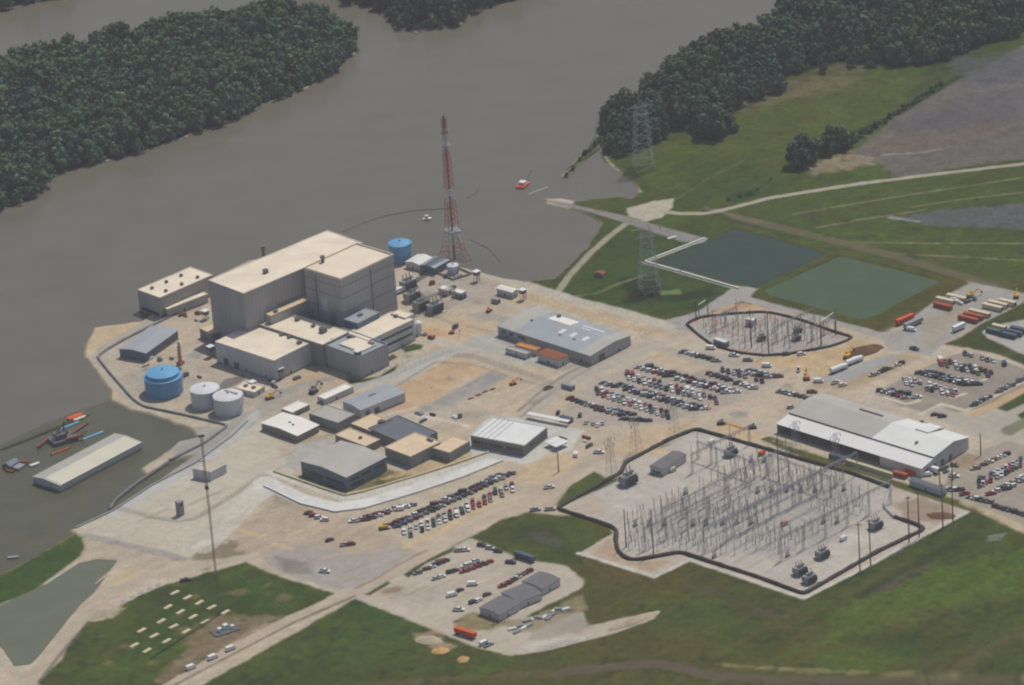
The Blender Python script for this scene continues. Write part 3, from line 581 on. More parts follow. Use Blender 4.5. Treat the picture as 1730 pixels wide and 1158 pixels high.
def bld(name, label, Ap, Bp, Cp, h, roof, wall, kind='flat', rise=0, ridge=.5, ridge_axis='y', z0=0, units=(), wins=(), doors=(), parapet=.5, cat='building', eave=.4, auto=True):
    cen, th, lx, ly = frame(Ap, Bp, Cp, h)
    root = thing(name, label, cat, (cen[0], cen[1], z0), th)
    hh = h-z0; b = MB(); wt = hh-.3 if kind == 'flat' else hh
    b.box(-lx/2, lx/2, -ly/2, ly/2, -1.2 if z0 == 0 else 0, wt)
    if kind == 'gable':
        # ridge along x ('x') : profile across y ; ridge along y ('y'): profile across x
        if ridge_axis == 'x':
            yr = -ly/2+ridge*ly
            b.add([(-lx/2+.01,-ly/2,wt-.02),(-lx/2+.01,ly/2,wt-.02),(-lx/2+.01,yr,wt+rise),(lx/2-.01,-ly/2,wt-.02),(lx/2-.01,ly/2,wt-.02),(lx/2-.01,yr,wt+rise)], [(0,2,1),(3,4,5)])
        else:
            xr = -lx/2+ridge*lx
            b.add([(-lx/2,-ly/2+.01,wt-.02),(lx/2,-ly/2+.01,wt-.02),(xr,-ly/2+.01,wt+rise),(-lx/2,ly/2-.01,wt-.02),(lx/2,ly/2-.01,wt-.02),(xr,ly/2-.01,wt+rise)], [(0,1,2),(3,5,4)])
    b.build('wall', M[wall], root)
    rf = MB(); e = eave
    if kind == 'flat':
        rf.box(-lx/2-.05, lx/2+.05, -ly/2-.05, ly/2+.05, wt+.003, hh)
        if parapet:
            for x0, x1, y0, y1 in ((-lx/2-.08,lx/2+.08,-ly/2-.08,-ly/2+.35),(-lx/2-.08,lx/2+.08,ly/2-.35,ly/2+.08),(-lx/2-.08,-lx/2+.35,-ly/2+.35,ly/2-.35),(lx/2-.35,lx/2+.08,-ly/2+.35,ly/2-.35)):
                rf.box(x0, x1, y0, y1, hh-.25, hh+parapet*.6)
    else:
        tk = .22
        if ridge_axis == 'x':
            yr = -ly/2+ridge*ly; pr = [(-ly/2-e, wt+.01), (yr, wt+rise+.01), (ly/2+e, wt+.01)]
            P_ = [(y, z+tk) for y, z in pr]+[(y, z) for y, z in pr[::-1]]; n = 6
            vs = [(-lx/2-e, y, z) for y, z in P_]+[(lx/2+e, y, z) for y, z in P_]
        else:
            xr = -lx/2+ridge*lx; pr = [(-lx/2-e, wt+.01), (xr, wt+rise+.01), (lx/2+e, wt+.01)]
            P_ = [(x, z+tk) for x, z in pr]+[(x, z) for x, z in pr[::-1]]; n = 6
            vs = [(x, -ly/2-e, z) for x, z in P_]+[(x, ly/2+e, z) for x, z in P_]
        rf.add(vs, [(i, (i+1) % n, (i+1) % n+n, i+n) for i in range(n)]+[(0,5,4,1),(1,4,3,2),(6,7,10,11),(7,8,9,10)])
    ro = rf.build('roof', M[roof], root)
    for k, (ux, uy, uw, ud, uh) in enumerate(units):
        u = MB(); X = -lx/2+ux*lx; Y = -ly/2+uy*ly; z = hh-.05
        if kind == 'gable': z = wt+rise*(1-abs((uy if ridge_axis == 'x' else ux)-ridge)/max(ridge, 1-ridge))-.1
        u.box(X-uw/2, X+uw/2, Y-ud/2, Y+ud/2, z, z+uh); u.box(X-uw/2-.12, X+uw/2+.12, Y-ud/2-.12, Y+ud/2+.12, z+uh+.002, z+uh+.15)
        u.bar((X, Y, z+uh+.1), (X, Y, z+uh+.5), min(uw, ud)*.3, 10)
        u.build('rooftop_unit', M['unit'], ro)
    for w_ in wins: wallpart(root, 'window', *w_, lx, ly, M['glass'])
    for d_ in doors: wallpart(root, 'door', *d_, lx, ly, M['door'], .1)
    if auto and hh-0 > 2.4 and z0 == 0:
        n = max(1, int(lx/14))
        for k in range(n): wallpart(root, 'door', 'f', (k+.5)/n-.6/lx, (k+.5)/n+.6/lx, 0.02, 2.1, lx, ly, M['door'], .06)
        n = max(1, int(ly/16))
        for k in range(n): wallpart(root, 'door', 'r', (k+.4)/n-.6/ly, (k+.4)/n+.6/ly, 0.02, 2.1, lx, ly, M['door'], .06)
    # gutter / base course
    g_ = MB(); g_.box(-lx/2-.1, lx/2+.1, -ly/2-.1, ly/2+.1, -1.0 if z0 == 0 else 0.01, .35); g_.build('plinth', M['concd'], root)
    root['lx'] = lx; root['ly'] = ly
    return root, lx, ly
# main plant
r, lx, ly = bld('turbine_hall', 'long tall turbine hall with a cream roof, beside the river', (352,474), (412,494), (613,411), 37, 'cream', 'conc', units=((.6,.30,2.5,2.5,2.2),), auto=False)
for k in range(7):
    wallpart(r, 'wall_panel', 'f', .02+k*.14, .02+k*.14+.125, 12, 36.3, lx, ly, M['conc'], .12+.03*(k % 2))
wallpart(r, 'louvre', 'r', .12, .25, 12, 22, lx, ly, M['concl'], .15)
r, lx, ly = bld('reactor_building', 'tallest windowless grey concrete block with a flat cream roof', (513.7,454), (575.4,469.7), (664.5,431.6), 40.2, 'reacroof', 'conc', parapet=1.6, auto=False)
for z in (10, 19, 28, 35): wallpart(r, 'band_course', 'r', 0.005, .995, z, z+.5, lx, ly, M['concd'], .12); wallpart(r, 'band_course', 'f', 0.005, .995, z, z+.5, lx, ly, M['concd'], .12)
wallpart(r, 'louvre', 'f', .42, .58, 17, 25, lx, ly, M['concl'], .15)
wallpart(r, 'door', 'f', .62, .8, 0, 18, lx, ly, M['concd'], .1)
for k, (f_, t_q) in enumerate((('r',.55),('f',.3))): wallpart(r, 'downpipe', f_, t_q-.006, t_q+.006, 1, 39, lx, ly, M['dsteel'], .25)
wallpart(r, 'wall_panel', 'r', .08, .3, 19.8, 27.6, lx, ly, M['conc'], .1)
v = MB(); v.bar((-lx/2+2.5, ly/2-31, 39), (-lx/2+2.5, ly/2-31, 43), 1.0, 12); v.bar((-lx/2+2.5, ly/2-31, 43), (-lx/2+2.5, ly/2-31, 44.2), 1.5, 12); v.build('vent_stack', M['unit'], r)
bld('intake_structure', 'cream roofed intake building standing at the river edge, left of the turbine hall', (232.4,490), (270,503), (359,465), 13, 'cream', 'conc', units=((.3,.15,1.6,1.6,1.2),(.3,.42,1.6,1.6,1.2),(.3,.7,1.6,1.6,1.2),(.8,.2,1.6,1.6,1.2),(.8,.5,1.6,1.6,1.2),(.8,.8,1.6,1.6,1.2)), auto=False, wins=(('f',.1,.9,0.6,2.6),))
bld('intake_annex', 'low narrow annex with a cream roof along the intake building', (276,520), (283,523), (351,497), 5.5, 'cream', 'conc')
bld('screen_house', 'small dark block with cream roof at the foot of the turbine hall', (337,555), (357,565), (412,545), 6, 'tanroof', 'concd')
bld('radwaste_building', 'wide pale grey building with flat cream roof, left of the recessed-roof block', (363.3,577.7), (462.8,606.1), (527.6,578.1), 13, 'cream', 'concl', units=((.08,.85,2,2,1.2),(.55,.9,2.2,2.2,1.2),(.68,.9,2.2,2.2,1.2),(.9,.82,2.4,2.4,1.4)), doors=(('f',.12,.2,0,4.5),('f',.3,.38,0,4)))
bld('control_building', 'cream roofed control building between the turbine hall and the radwaste block', (428,545), (545,581), (590,561), 14.5, 'cream', 'concd', units=((.05,.5,2,2,1.4),(.35,.75,2.2,2.2,1.6),(.6,.7,2,2,1.2),(.78,.6,3.5,3.5,3)), auto=False)
bld('steam_annex', 'narrow cream roofed gallery along the foot of the turbine hall', (449,531), (457,536), (520,508), 20, 'tanroof', 'conc', units=((.5,.2,2,2,1.2),), auto=False)
r, lx, ly = bld('office_block', 'dark grey block with a recessed pale roof and white corner lookout', (531,578), (606,607), (655,583), 13, 'greyroof', 'conc', parapet=1.6, units=((.35,.75,6,2,1.4),(.2,.3,2,6,1.2),(.8,.75,4,2,1.4)))
b = MB(); b.box(-lx*.1, lx*.38, -ly*.25, ly*.3, 13, 13.9); b.build('raised_roof', M['cream'], r)
b = MB(); b.box(lx/2-5, lx/2-2, -ly/2+1, -ly/2+4, 12.9, 15.5); b.box(lx/2-5.4, lx/2-1.6, -ly/2+.6, -ly/2+4.4, 15.51, 16, 1); b.build('lookout', [M['door'], M['whitep']], r)
bld('service_building', 'long cream roofed service building right of the reactor block', (585,563), (623,574), (699,540), 13.5, 'cream', 'concl', wins=(('r',.05,.95,9,10.5),('r',.05,.95,4.5,6)), units=((.4,.9,2,2,1.2),))
bld('diesel_annex', 'raised dark annex with a pale grey roof against the reactor block', (581,540), (604,542.5), (641,528), 17, 'greyroof', 'bluew', auto=False, units=((.4,.5,2,3,1),))
bld('service_annex', 'low cream topped corner block at the far end of the service building', (660,530), (684,538), (699,531), 14.3, 'cream', 'concl', auto=False)
bld('boathouse_shed', 'grey roofed blue steel shed beside the levee bend', (201.6,590), (246,597), (300,559), 5.5, 'greyroof', 'bluew', 'gable', 1.0, wins=(('r',.2,.26,2,3.5),('r',.6,.66,2,3.5)))
bld('pump_house', 'white arched roof pump shed beside the far blue tank', (685,443), (709,448), (730,436), 4, 'whiter', 'concl', 'gable', 1.2, ridge_axis='y')
bld('chlorine_house', 'grey roofed dark shed between the white pump shed and small tank', (710,448), (734,453), (758.4,440), 4.5, 'greyroof', 'bluew', 'gable', 1.0)
bld('white_warehouse', 'long white shed beside the perimeter road, above the grey warehouse', (839,487.5), (866,496), (875,490), 4, 'white', 'concl', 'gable', .8, ridge_axis='x')
bld('site_office', 'white site office in the middle yard, the one nearer the reactor block', (740,487), (756,492), (766,487), 3.6, 'white', 'concl')
bld('site_office', 'white site office right of a matching one in the middle yard', (763,492), (779,497), (788,492), 3.6, 'white', 'concl')
r, lx, ly = bld('grey_warehouse', 'large low warehouse with grey metal roof and white patches', (840.5,551.5), (996.6,594.6), (1065,568), 6, 'greyroof', 'conc', 'gable', 1.5, ridge_axis='x', ridge=.62, units=((.3,.85,2,2,1.2),(.18,.45,1.2,1.2,.8),(.55,.3,1,1,.6),(.7,.3,1,1,.6)), wins=(('f',.04,.09,2.5,4.5),('f',.12,.17,2.5,4.5),('f',.22,.3,2.5,4.5)), doors=(('r',.2,.35,0,4),))
def roofpanel(r, lx, ly, x0, x1, y0, y1, h, rise, ridge, m, name='roof_patch', pro=.3):
    b = MB(); 
    def z(yy): 
        t = yy/ridge if yy < ridge else (1-yy)/(1-ridge); return h+rise*t+pro
    cuts = sorted({y0, y1} | ({ridge} if y0 < ridge < y1 else set()))
    for a, c in zip(cuts[:-1], cuts[1:]):
        X0, X1, Y0, Y1 = -lx/2+x0*lx, -lx/2+x1*lx, -ly/2+a*ly, -ly/2+c*ly
        b.add([(X0,Y0,z(a)-.06),(X1,Y0,z(a)-.06),(X1,Y1,z(c)-.06),(X0,Y1,z(c)-.06),(X0,Y0,z(a)),(X1,Y0,z(a)),(X1,Y1,z(c)),(X0,Y1,z(c))],
              [(0,3,2,1),(4,5,6,7),(0,1,5,4),(1,2,6,5),(2,3,7,6),(3,0,4,7)])
    b.build(name, m, r)
roofpanel(r, lx, ly, .87, 1.0, 0, 1, 6, 1.5, .62, M['tangrey'])
roofpanel(r, lx, ly, .0, .18, 0, 1, 6, 1.5, .62, M['tangrey'], pro=.28)
roofpanel(r, lx, ly, .26, .5, .66, .9, 6, 1.5, .62, M['white'], pro=.32)
for x0, x1, y0, y1 in ((.5,.54,.35,.5),(.62,.66,.35,.5),(.75,.79,.35,.5),(.58,.8,.8,.84),(.6,.7,.7,.73)): roofpanel(r, lx, ly, x0, x1, y0, y1, 6, 1.5, .62, M['whiter'], 'skylight', .31)
bld('orange_shed', 'low long shed with an orange roof below the grey warehouse', (870,583.5), (906,596), (914,588), 3.5, 'orange', 'concl')
bld('rust_shed', 'low long shed with a rusty brown roof below the grey warehouse', (908,598), (944,610), (960.5,601), 4.5, 'rust', 'concl', 'gable', .6, ridge_axis='x')
bld('white_trailer_office', 'narrow pale office trailer left of the rusty roofed shed', (854,589), (889,599), (897,595), 3.2, 'tangrey', 'concl')
r, lx, ly = bld('entrance_building', 'white roofed entrance building with dark glazed walls and light paving', (795,736), (887,754.6), (924.3,722), 6.5, 'whiter', 'browng', wins=(('r',.04,.48,1,4.6),('r',.52,.96,1,4.6),('f',.05,.3,2,4),('f',.35,.6,2,4),('f',.65,.95,2,4)), auto=False)
b = MB()
for k in range(5): b.box(-lx/2+.3+k*3.4, -lx/2+.5+k*3.4, -ly/2+.4, ly/2-.4, 6.5, 6.75)
b.build('roof_seam', M['greyroof'], r)
bld('white_hall', 'white roofed hall nearest the pale vehicle pad', (441.7,715.4), (502.3,736.4), (538.4,718.9), 4.2, 'white', 'browng', 'gable', .9, ridge_axis='y', units=((.5,.5,1,1,.6),(.62,.45,1,1,.6)))
bld('white_hut', 'small white roofed hut just behind the white hall', (475.5,691), (494,696.7), (522.8,684), 3.2, 'white', 'browng')
bld('white_long_hut', 'narrow white roofed hut beside the grey roofed store', (536,670), (549,674.6), (596.7,653.6), 3.5, 'white', 'concl')
bld('grey_store', 'long grey roofed store with pale walls at the middle yard', (579,679), (609.5,693), (684,664), 5.5, 'greyroof', 'concl', 'gable', .8, doors=(('r',.1,.2,0,3.5),('r',.3,.4,0,3.5)), units=((.4,.5,1,5,.5),))
bld('grey_flat_block', 'flat grey roofed block with dark walls behind the white hall', (522,699), (571,713), (600,700), 6, 'tangrey', 'concd')
bld('tan_shop', 'tan roofed low block behind the large grey shed', (566,735), (618,749), (642,743), 4.5, 'tanroof', 'browng', units=((.6,.5,1.5,1.5,1),))
bld('tan_annex', 'tan roofed block touching the blue grey roof', (593,716), (626,727), (662,712), 5.2, 'tanroof', 'browng', units=((.8,.7,3,3,1.4),))
bld('slate_block', 'low block with a dark blue grey roof amid tan roofed blocks', (622,724), (690,744), (739,731), 5.5, 'bluegrey', 'browng')
bld('tan_front_block', 'larger tan roofed block right of the large grey shed', (650,756), (693.4,772.5), (744.7,746.9), 7, 'tanroof', 'concd', units=((.7,.9,4,1.5,1),))
bld('tan_side_block', 'smaller tan roofed block left of the entrance building', (731,757), (758.7,764), (793.6,745.7), 5.8, 'tanroof', 'concd')
bld('grey_shed', 'large grey roofed shed with blue steel walls inside the fence corner', (508,779.5), (585,805), (652.6,772.5), 8.5, 'tangrey', 'bluew', 'gable', 1.3, ridge_axis='y', wins=(('f',.06,.46,3,5),('f',.54,.94,3,5),('r',.08,.3,4.5,6),('r',.38,.6,4.5,6),('r',.68,.92,4.5,6),('r',.1,.4,1.5,3)))
bld('filter_hut', 'small cream roofed hut beside the two white tanks', (397,655.6), (430,662.6), (447,653), 3.2, 'cream', 'concl', units=((.3,.5,2,2,.8),(.7,.5,2,2,.8)))
# long flooded shed
r, lx, ly = bld('flooded_shed', 'very long white roofed shed standing in flood water', (56,806), (101.4,817), (239,748), 3.4, 'boxx' if 0 else 'tangrey', 'concl', 'gable', 1.0, ridge_axis='y', ridge=.4, auto=False)
b = MB(); P_ = [(-lx*.1+.2, 4.66), (lx/2+.35, 3.7)]
b.add([(P_[0][0],-ly/2+1,4.68),(P_[1][0],-ly/2+1,3.72),(P_[1][0],ly/2-1,3.72),(P_[0][0],ly/2-1,4.68)], [(0,1,2,3)]); b.build('roof_sheet', mat('cream_sheet', A(206,200,182), .8, .06, .1), r)
# big maintenance warehouse
cen, th, lx, ly = frame((1311.6,716.5), (1554.5,789), (1637,744), 5.5)
r = thing('maintenance_warehouse', 'huge white roofed warehouse with a dark open front beside the switchyard', 'building', (cen[0], cen[1], 0), th)
WP = [(-ly/2, 5.3), (-ly*.24, 7.0), (-ly*.24, 7.9), (ly*.18, 10.2), (ly/2, 7.2)]
def prof(x0, x1, P_, m, name, tk=.25, par=r):
    n = len(P_); b = MB(); vs = [(x0, y, z) for y, z in P_]+[(x0, y, z+tk) for y, z in P_]+[(x1, y, z) for y, z in P_]+[(x1, y, z+tk) for y, z in P_]
    fs = []
    for i in range(n-1): fs += [(i, i+1, 2*n+i+1, 2*n+i), (n+i, 3*n+i, 3*n+i+1, n+i+1), (i, n+i, n+i+1, i+1), (2*n+i, 2*n+i+1, 3*n+i+1, 3*n+i)]
    fs += [(0, 2*n, 3*n, n), (n-1, 2*n-1, 4*n-1, 3*n-1)]
    b.add(vs, fs); return b.build(name, m, par)
b = MB()
b.box(-lx/2+.2, lx/2-.2, -ly*.2, ly/2-.1, -1, 7.1)
b.box(lx*.22, lx/2-.2, -ly/2+.1, -ly*.2-.01, -1, 5.2)
b.box(-lx/2+.2, -lx/2+.6, -ly/2+.2, -ly*.2-.01, -1, 5.2)
for x in (-lx/2+.2, lx/2-.25):
    P_ = [(-ly/2+.1, 5.2), (-ly*.24, 6.95), (-ly*.24, 7.85), (ly*.18, 10.1), (ly/2-.1, 7.1), (ly/2-.1, 5.1), (-ly/2+.1, 5.1)]
    n = len(P_); b.add([(x-.03, y, z) for y, z in P_]+[(x+.06, y, z) for y, z in P_], [tuple(range(n)), tuple(range(n, 2*n))[::-1]]+[(i, (i+1) % n, (i+1) % n+n, i+n) for i in range(n)])
b.build('wall', M['concl'], r)
ro = prof(-lx/2-.4, lx/2+.4, WP[:2], mat('white_leanto_roof', A(224,220,216), .5, .04, .1), 'leanto_roof')
prof(-lx/2-.4, lx*.08, WP[2:], M['tangrey'], 'roof'); prof(lx*.08+.02, lx/2+.4, WP[2:], M['whiter'], 'roof')
prof(lx*.24, lx*.33, [(ly*.18, 10.45), (ly*.47, 8.9), (ly*.52, 7.4)], M['whiter'], 'roof_extension', .6)
b = MB()
for k in range(18):
    x = -lx/2+1+k*(lx*.70)/17; b.box(x-.2, x+.2, -ly/2+.2, -ly/2+.6, -.5, 5.2)
b.build('colonnade', M['dsteel'], r)
b = MB(); b.box(-lx/2+.8, lx*.215, -ly*.2-.35, -ly*.2-.02, 0, 6); b.build('bay_shade', M['door'], r)  # solid dark panel stands in for the shade inside the open front
b = MB(); b.box(-lx*.18, -lx*.02, ly*.28, ly*.30, 9.6, 10.2); b.build('ridge_vent', M['unit'], r)
b = MB(); b.box(lx*.33, lx*.34, -ly*.1, -ly*.06, 8.8, 10.2); b.build('rooftop_unit', M['unit'], r)
for k in range(4): 
    b = MB(); b.box(lx/2-.1, lx/2+.08, -ly/2+4+k*7, -ly/2+6.5+k*7, 0, 3.4); b.build('door', M['door'], r)
bld('switchyard_house', 'dark roofed long control house inside the large switchyard', (1098,788), (1119,791), (1159,769), 4, 'darkroof', 'concl', 'gable', .8, wins=(('f',.2,.4,1,2.2),('f',.6,.8,1,2.2)))
bld('relay_house', 'small pale relay house at the lower edge of the small switchyard', (1205,573), (1225,580), (1232,576), 3.5, 'whiter', 'concd')
bld('canopy_hut', 'tiny cream roofed hut inside the small switchyard', (1259,540), (1273,543), (1279,537), 4, 'cream', 'concl')
for (a_, b_, c_), lb in zip((((810,1027),(844,1042),(878,1020)), ((847,1002),(876,1021.5),(915,1003)), ((882,983),(917,1002),(946,979))), ('nearest', 'middle', 'farthest')):
    bld('modular_hut', f'dark shingle roofed modular hut, {lb} of the joined three', a_, b_, c_, 3.8, 'darkroof', 'concl', 'gable', .9)
bld('long_store', 'long grey roofed store shed at the right end of the huge warehouse', (1536,812), (1592,832), (1600,826), 3.2, 'boxx' if 0 else 'bluegrey', 'concl', 'gable', .6, ridge_axis='x')
# L shaped screen on the pad, guard posts
def at(x, y, z=0): g = G(x, y, z); return (g[0], g[1], z)
p0, p1, p2 = G(327,808), G(356,813), G(383,799)
b = MB()
for a_, c_, hh in ((p0, p1, 6), (p1, p2, 5.4)):
    d_ = (c_-a_)[:2]; L_ = np.linalg.norm(d_); b.obox((a_+c_)[:2]/2, L_, .5, hh, math.atan2(d_[1], d_[0]))
tag(b.build('screen_wall', M['concl']), 'L shaped pale panel wall standing alone on the pale pad', 'wall')
def guard(x, y, label, h=7, cap='whitep'):
    r = thing('guard_tower', label, 'guard tower', at(x, y), R(40), 'guard towers around the plant')
    b = MB()
    for sx in (-1, 1):
        for sy in (-1, 1): b.bar((sx*1.3, sy*1.3, -.3), (sx*1.1, sy*1.1, h-2.6), .18)
    for k in range(2): b.bar((-1.3, -1.3, k*2), (1.3, -1.3, k*2+2), .1); b.bar((1.3, -1.3, k*2), (1.3, 1.3, k*2+2), .1)
    b.build('leg_frame', M['dsteel'], r)
    b = MB(); b.box(-1.6, 1.6, -1.6, 1.6, h-2.6, h-.3); b.build('cabin', M['door'], r)
    b = MB(); b.box(-2, 2, -2, 2, h-.29, h); b.build('roof', M[cap], r)
guard(474, 640, 'guard tower at the front corner of the radwaste building'); guard(357, 603, 'guard tower left of the radwaste building')
guard(806, 476, 'guard tower on the river side near the small grey tank'); guard(884, 507, 'guard tower at the end of the long white shed')
t_ = thing('sentry_box', 'tall narrow dark grey box standing alone on the pale pad', 'sentry box', at(305, 870), R(42)); b = MB(); b.box(-1.6,1.6,-1.6,1.6,-.2,8); b.build('body', M['concd'], t_); b = MB(); b.box(-1.8,1.8,-1.8,1.8,8.01,8.4); b.build('roof', M['boxgr'], t_); b = MB(); b.box(-1,1,-1.68,-1.6,5.6,7); b.build('window', M['glass'], t_)
guard(348, 540, 'guard tower at the left foot of the turbine hall', 6)
guard(427, 655, 'guard tower behind the cream roofed filter hut', 4)
# tanks
def tank(name, x, y, r_, h_, label, shell, roofm, tier=None, rise=1.0):
    t_ = thing(name, label, 'tank', at(x, y)); b = MB(); b.lathe([(r_, -1), (r_, h_*.33), (r_+.06, h_*.335), (r_, h_*.34), (r_, h_*.66), (r_+.06, h_*.665), (r_, h_*.67), (r_, h_)], 48); b.build('shell', M[shell], t_)
    b = MB(); b.lathe([(r_+.25, h_-.1), (r_+.25, h_+.15)]+([(tier[0], h_+.5), (tier[0], h_+tier[1])] if tier else [])+[((tier[0] if tier else r_)*.5, h_+(tier[1] if tier else 0)+rise*.75), (.3, h_+(tier[1] if tier else 0)+rise)], 48)
    b.build('roof', M[roofm], t_)
    b = MB(); n = 14                       # spiral stair
    for k in range(n):
        a0 = R(-60)+k*.09; z = (k+1)/n*h_; b.obox(((r_+.5)*math.cos(a0), (r_+.5)*math.sin(a0)), .9, .9, .15, a0, z=z)
    b.build('stair', M['steel'], t_)
    b = MB(); b.bar((0, 0, h_+(tier[1] if tier else 0)+rise-.3), (0, 0, h_+(tier[1] if tier else 0)+rise+.7), .5, 10); b.build('vent', M['unit'], t_)
    b = MB()
    for k in range(24):
        a0 = 2*math.pi*k/24; a1 = 2*math.pi*(k+1)/24; q = r_+.1
        b.bar((q*math.cos(a0), q*math.sin(a0), h_), (q*math.cos(a0), q*math.sin(a0), h_+1.1), .04); b.bar((q*math.cos(a0), q*math.sin(a0), h_+1.1), (q*math.cos(a1), q*math.sin(a1), h_+1.1), .04)
    b.build('handrail', M['steel'], t_)
tank('storage_tank', 278, 662, 11, 10, 'broad blue storage tank with a stepped roof, left of the white tanks', 'blued', 'blue', (9.6, 2.6), 1.6)
tank('storage_tank', 348.5, 683, 8.4, 10, 'white tank next to the broad blue tank', 'wtank', 'wtank', rise=1.2)
tank('storage_tank', 387.5, 695, 8.5, 10, 'white tank farther right, with a walkway on its roof', 'wtank', 'wtank', rise=1.2)
b = MB(); c_ = G(387.5, 695); b.obox(c_[:2]+np.array([2, 1.5]), 9, 1.6, .5, R(-40), z=10.9); o = b.build('walkway', M['steel']); tag(o, 'grey walkway lying across the white tank roof', 'walkway')
tank('storage_tank', 677.5, 440, 6.9, 11.5, 'blue tank with a coned roof behind the reactor block', 'blued', 'blue', rise=1.4)
tank('storage_tank', 766, 461, 3.5, 5, 'small grey white tank in a walled basin', 'wtank', 'wtank', rise=.6)
b = MB(); q = [G(735,461), G(766,474), G(797,464), G(768,452)]
for a_, c_ in zip(q, q[1:]+q[:1]):
    d_ = (c_-a_)[:2]; b.obox((a_+c_)[:2]/2, np.linalg.norm(d_)+.3, .4, 1.3, math.atan2(d_[1], d_[0]))
tag(b.build('containment_wall', M['browng']), 'low wall forming a square basin around the small tank', 'wall')
t_ = thing('silo', 'upright white silo at the end of the service building', 'silo', at(708, 565)); b = MB(); b.lathe([(2, -.3), (2, 7.5)], 24); b.build('shell', M['wtank'], t_); b = MB(); b.lathe([(2.15, 7.5), (1.1, 8.4), (.2, 8.7)], 24); b.build('roof', M['whitep'], t_)
t_ = thing('chimney', 'thin dark chimney sticking up behind the turbine hall', 'chimney', at(450, 480)); b = MB(); b.bar((0,0,-2), (0,0,22), .9, 12); b.bar((0,0,22), (0,0,25), 1.2, 12); b.build('stack', M['unit'], t_)
# containers around the plant
def boxes(x, y, l, wd, h, ang, mt, name, label, cat, ribs=True, group=None, roofm=None, wheels=False):
    t_ = thing(name, label, cat, at(x, y), R(ang), group); b = MB(); z0 = .15 if not wheels else 1.1
    b.box(-l/2, l/2, -wd/2, wd/2, z0, h)
    if ribs:
        for k in range(int(l/1.5)):
            X = -l/2+.6+k*1.5
            b.box(X-.12, X+.12, -wd/2-.05, -wd/2+.01, z0+.2, h-.2); b.box(X-.12, X+.12, wd/2-.01, wd/2+.05, z0+.2, h-.2)
    b.build('body', M[mt], t_)
    if roofm: b = MB(); b.box(-l/2-.05, l/2+.05, -wd/2-.05, wd/2+.05, h+.003, h+.15); b.build('roof', M[roofm], t_)
    b = MB(); b.box(l/2, l/2+.06, -wd/2+.15, -.04, z0+.2, h-.2); b.box(l/2, l/2+.06, .04, wd/2-.15, z0+.2, h-.2); b.build('door', M['door'] if mt not in ('or', 'boxred') else M[mt], t_)
    if wheels:
        for X in (-l/2+1.2, -l/2+2.5, l/2-2.2):
            b = MB()
            for s_ in (-1, 1): b.bar((X, s_*(wd/2-.45), .5), (X, s_*(wd/2-.05), .5), .5, 12)
            b.build('wheel', M['tyre'], t_)
    return t_
U, VV = 42, -45
for i, (x, y, l, an, mt, lb, wh) in enumerate([
  (786.7,1075,13,-40,'or','bright orange box trailer at the lower edge of the hut yard',1),
  (887,946,13,-42,'boxbl','long dark blue tank trailer above the hut yard',1),
  (1529,545,13,38,'or','bright orange trailer beside the green pond',1),(1543,551,14,40,'boxgr','grey box trailer beside the bright orange trailer',1),
  (1593,521,12,-40,'boxred','dull red container nearest the green pond',0),(1597,512,12,-40,'boxcr','cream container behind the dull red one by the green pond',0),
  (1616,507,13,-40,'boxcr','second cream container by the green pond, farther right',0),
  (1636,543,13,-40,'boxred','dull red container, lower of two side by side in the container yard',0),(1645,538,13,-40,'boxred','dull red container, upper of two side by side in the container yard',0),
  (1655,533,14,-40,'boxcr','cream container just behind the red pair',0),
  (1677,523,13,-40,'boxcr','cream container in the middle of the right row',0),(1686,518,13,-40,'boxcr','cream container at the far side of the right row',0),
  (1702,515,11,-40,'boxcr','cream container at the far end of the right row',0),(1620,558,9,40,'whitep','white cargo trailer alone at the container yard edge',1),
  (1681,564,11,-40,'boxgn','green grey container at the left of the far right yard',0),(1688,557,9,-40,'boxcr','pale container behind the green grey container',0),
  (1703,570,11,-40,'boxbl','dark slate container, first of three in the far right yard',0),(1713,566,11,-40,'boxbl','dark slate container, second of three in the far right yard',0),(1722,561,11,-40,'boxbl','dark slate container, third of three in the far right yard',0),
  (1415,777,10,-42,'boxbl','dark trailer in the strip before the huge warehouse',0),(1521,806,9,-42,'boxred','brown container near the right end of the huge warehouse',0),(1540,801,7,-42,'or','bright orange box at the corner of the huge warehouse',0),
  (1578,799,7,-42,'whitep','white trailer beside the bright orange box',1),
  (867,597,8,-40,'boxgr','grey container by the pale office trailer',0),
  (681,493,12,40,'whitep','white trailer against the right side of the reactor block',1),(960,657,8,-40,'boxgr','grey box beside the fence gate',0),(957,712,8,-40,'boxbl','dark slate box beside the front gate canopy',0),
  (712,513,5,-40,'boxgr','small grey box in the dirt yard',0),(838,512,5,-40,'boxgr','small grey box below the long white shed',0)]):
    h_ = 3.6 if wh else 2.8
    boxes(x, y, l, 2.6, h_, an, mt, 'trailer' if wh else 'shipping_container', lb, 'trailer' if wh else 'container', wheels=bool(wh))
# beige barrier wall in front of the warehouse
b = MB(); p0, p1 = G(1428,783), G(1508,808); d_ = (p1-p0)[:2]; b.obox((p0+p1)[:2]/2, np.linalg.norm(d_), 1.2, 2.6, math.atan2(d_[1], d_[0])); tag(b.build('blast_wall', M['slab']), 'long cream block wall in front of the huge warehouse', 'wall')
def lowwall(pts, label, m_='whiter', wd=.9, hh=1.1):
    P = GA(pts); b = MB()
    for a_, c_ in zip(P[:-1], P[1:]):
        d_ = c_-a_; L_ = np.linalg.norm(d_); n = max(1, int(L_/4))
        for k in range(n): b.obox(a_+d_*(k+.5)/n, L_/n-.12, wd, hh, math.atan2(d_[1], d_[0]), z=-.1)
    tag(b.build('concrete_barrier', M[m_]), label, 'barrier')
lowwall([(446,822),(508,852),(566,866),(615,860),(708,832),(782,807),(850,779)], 'white concrete barrier along the outer edge of the broad white band')
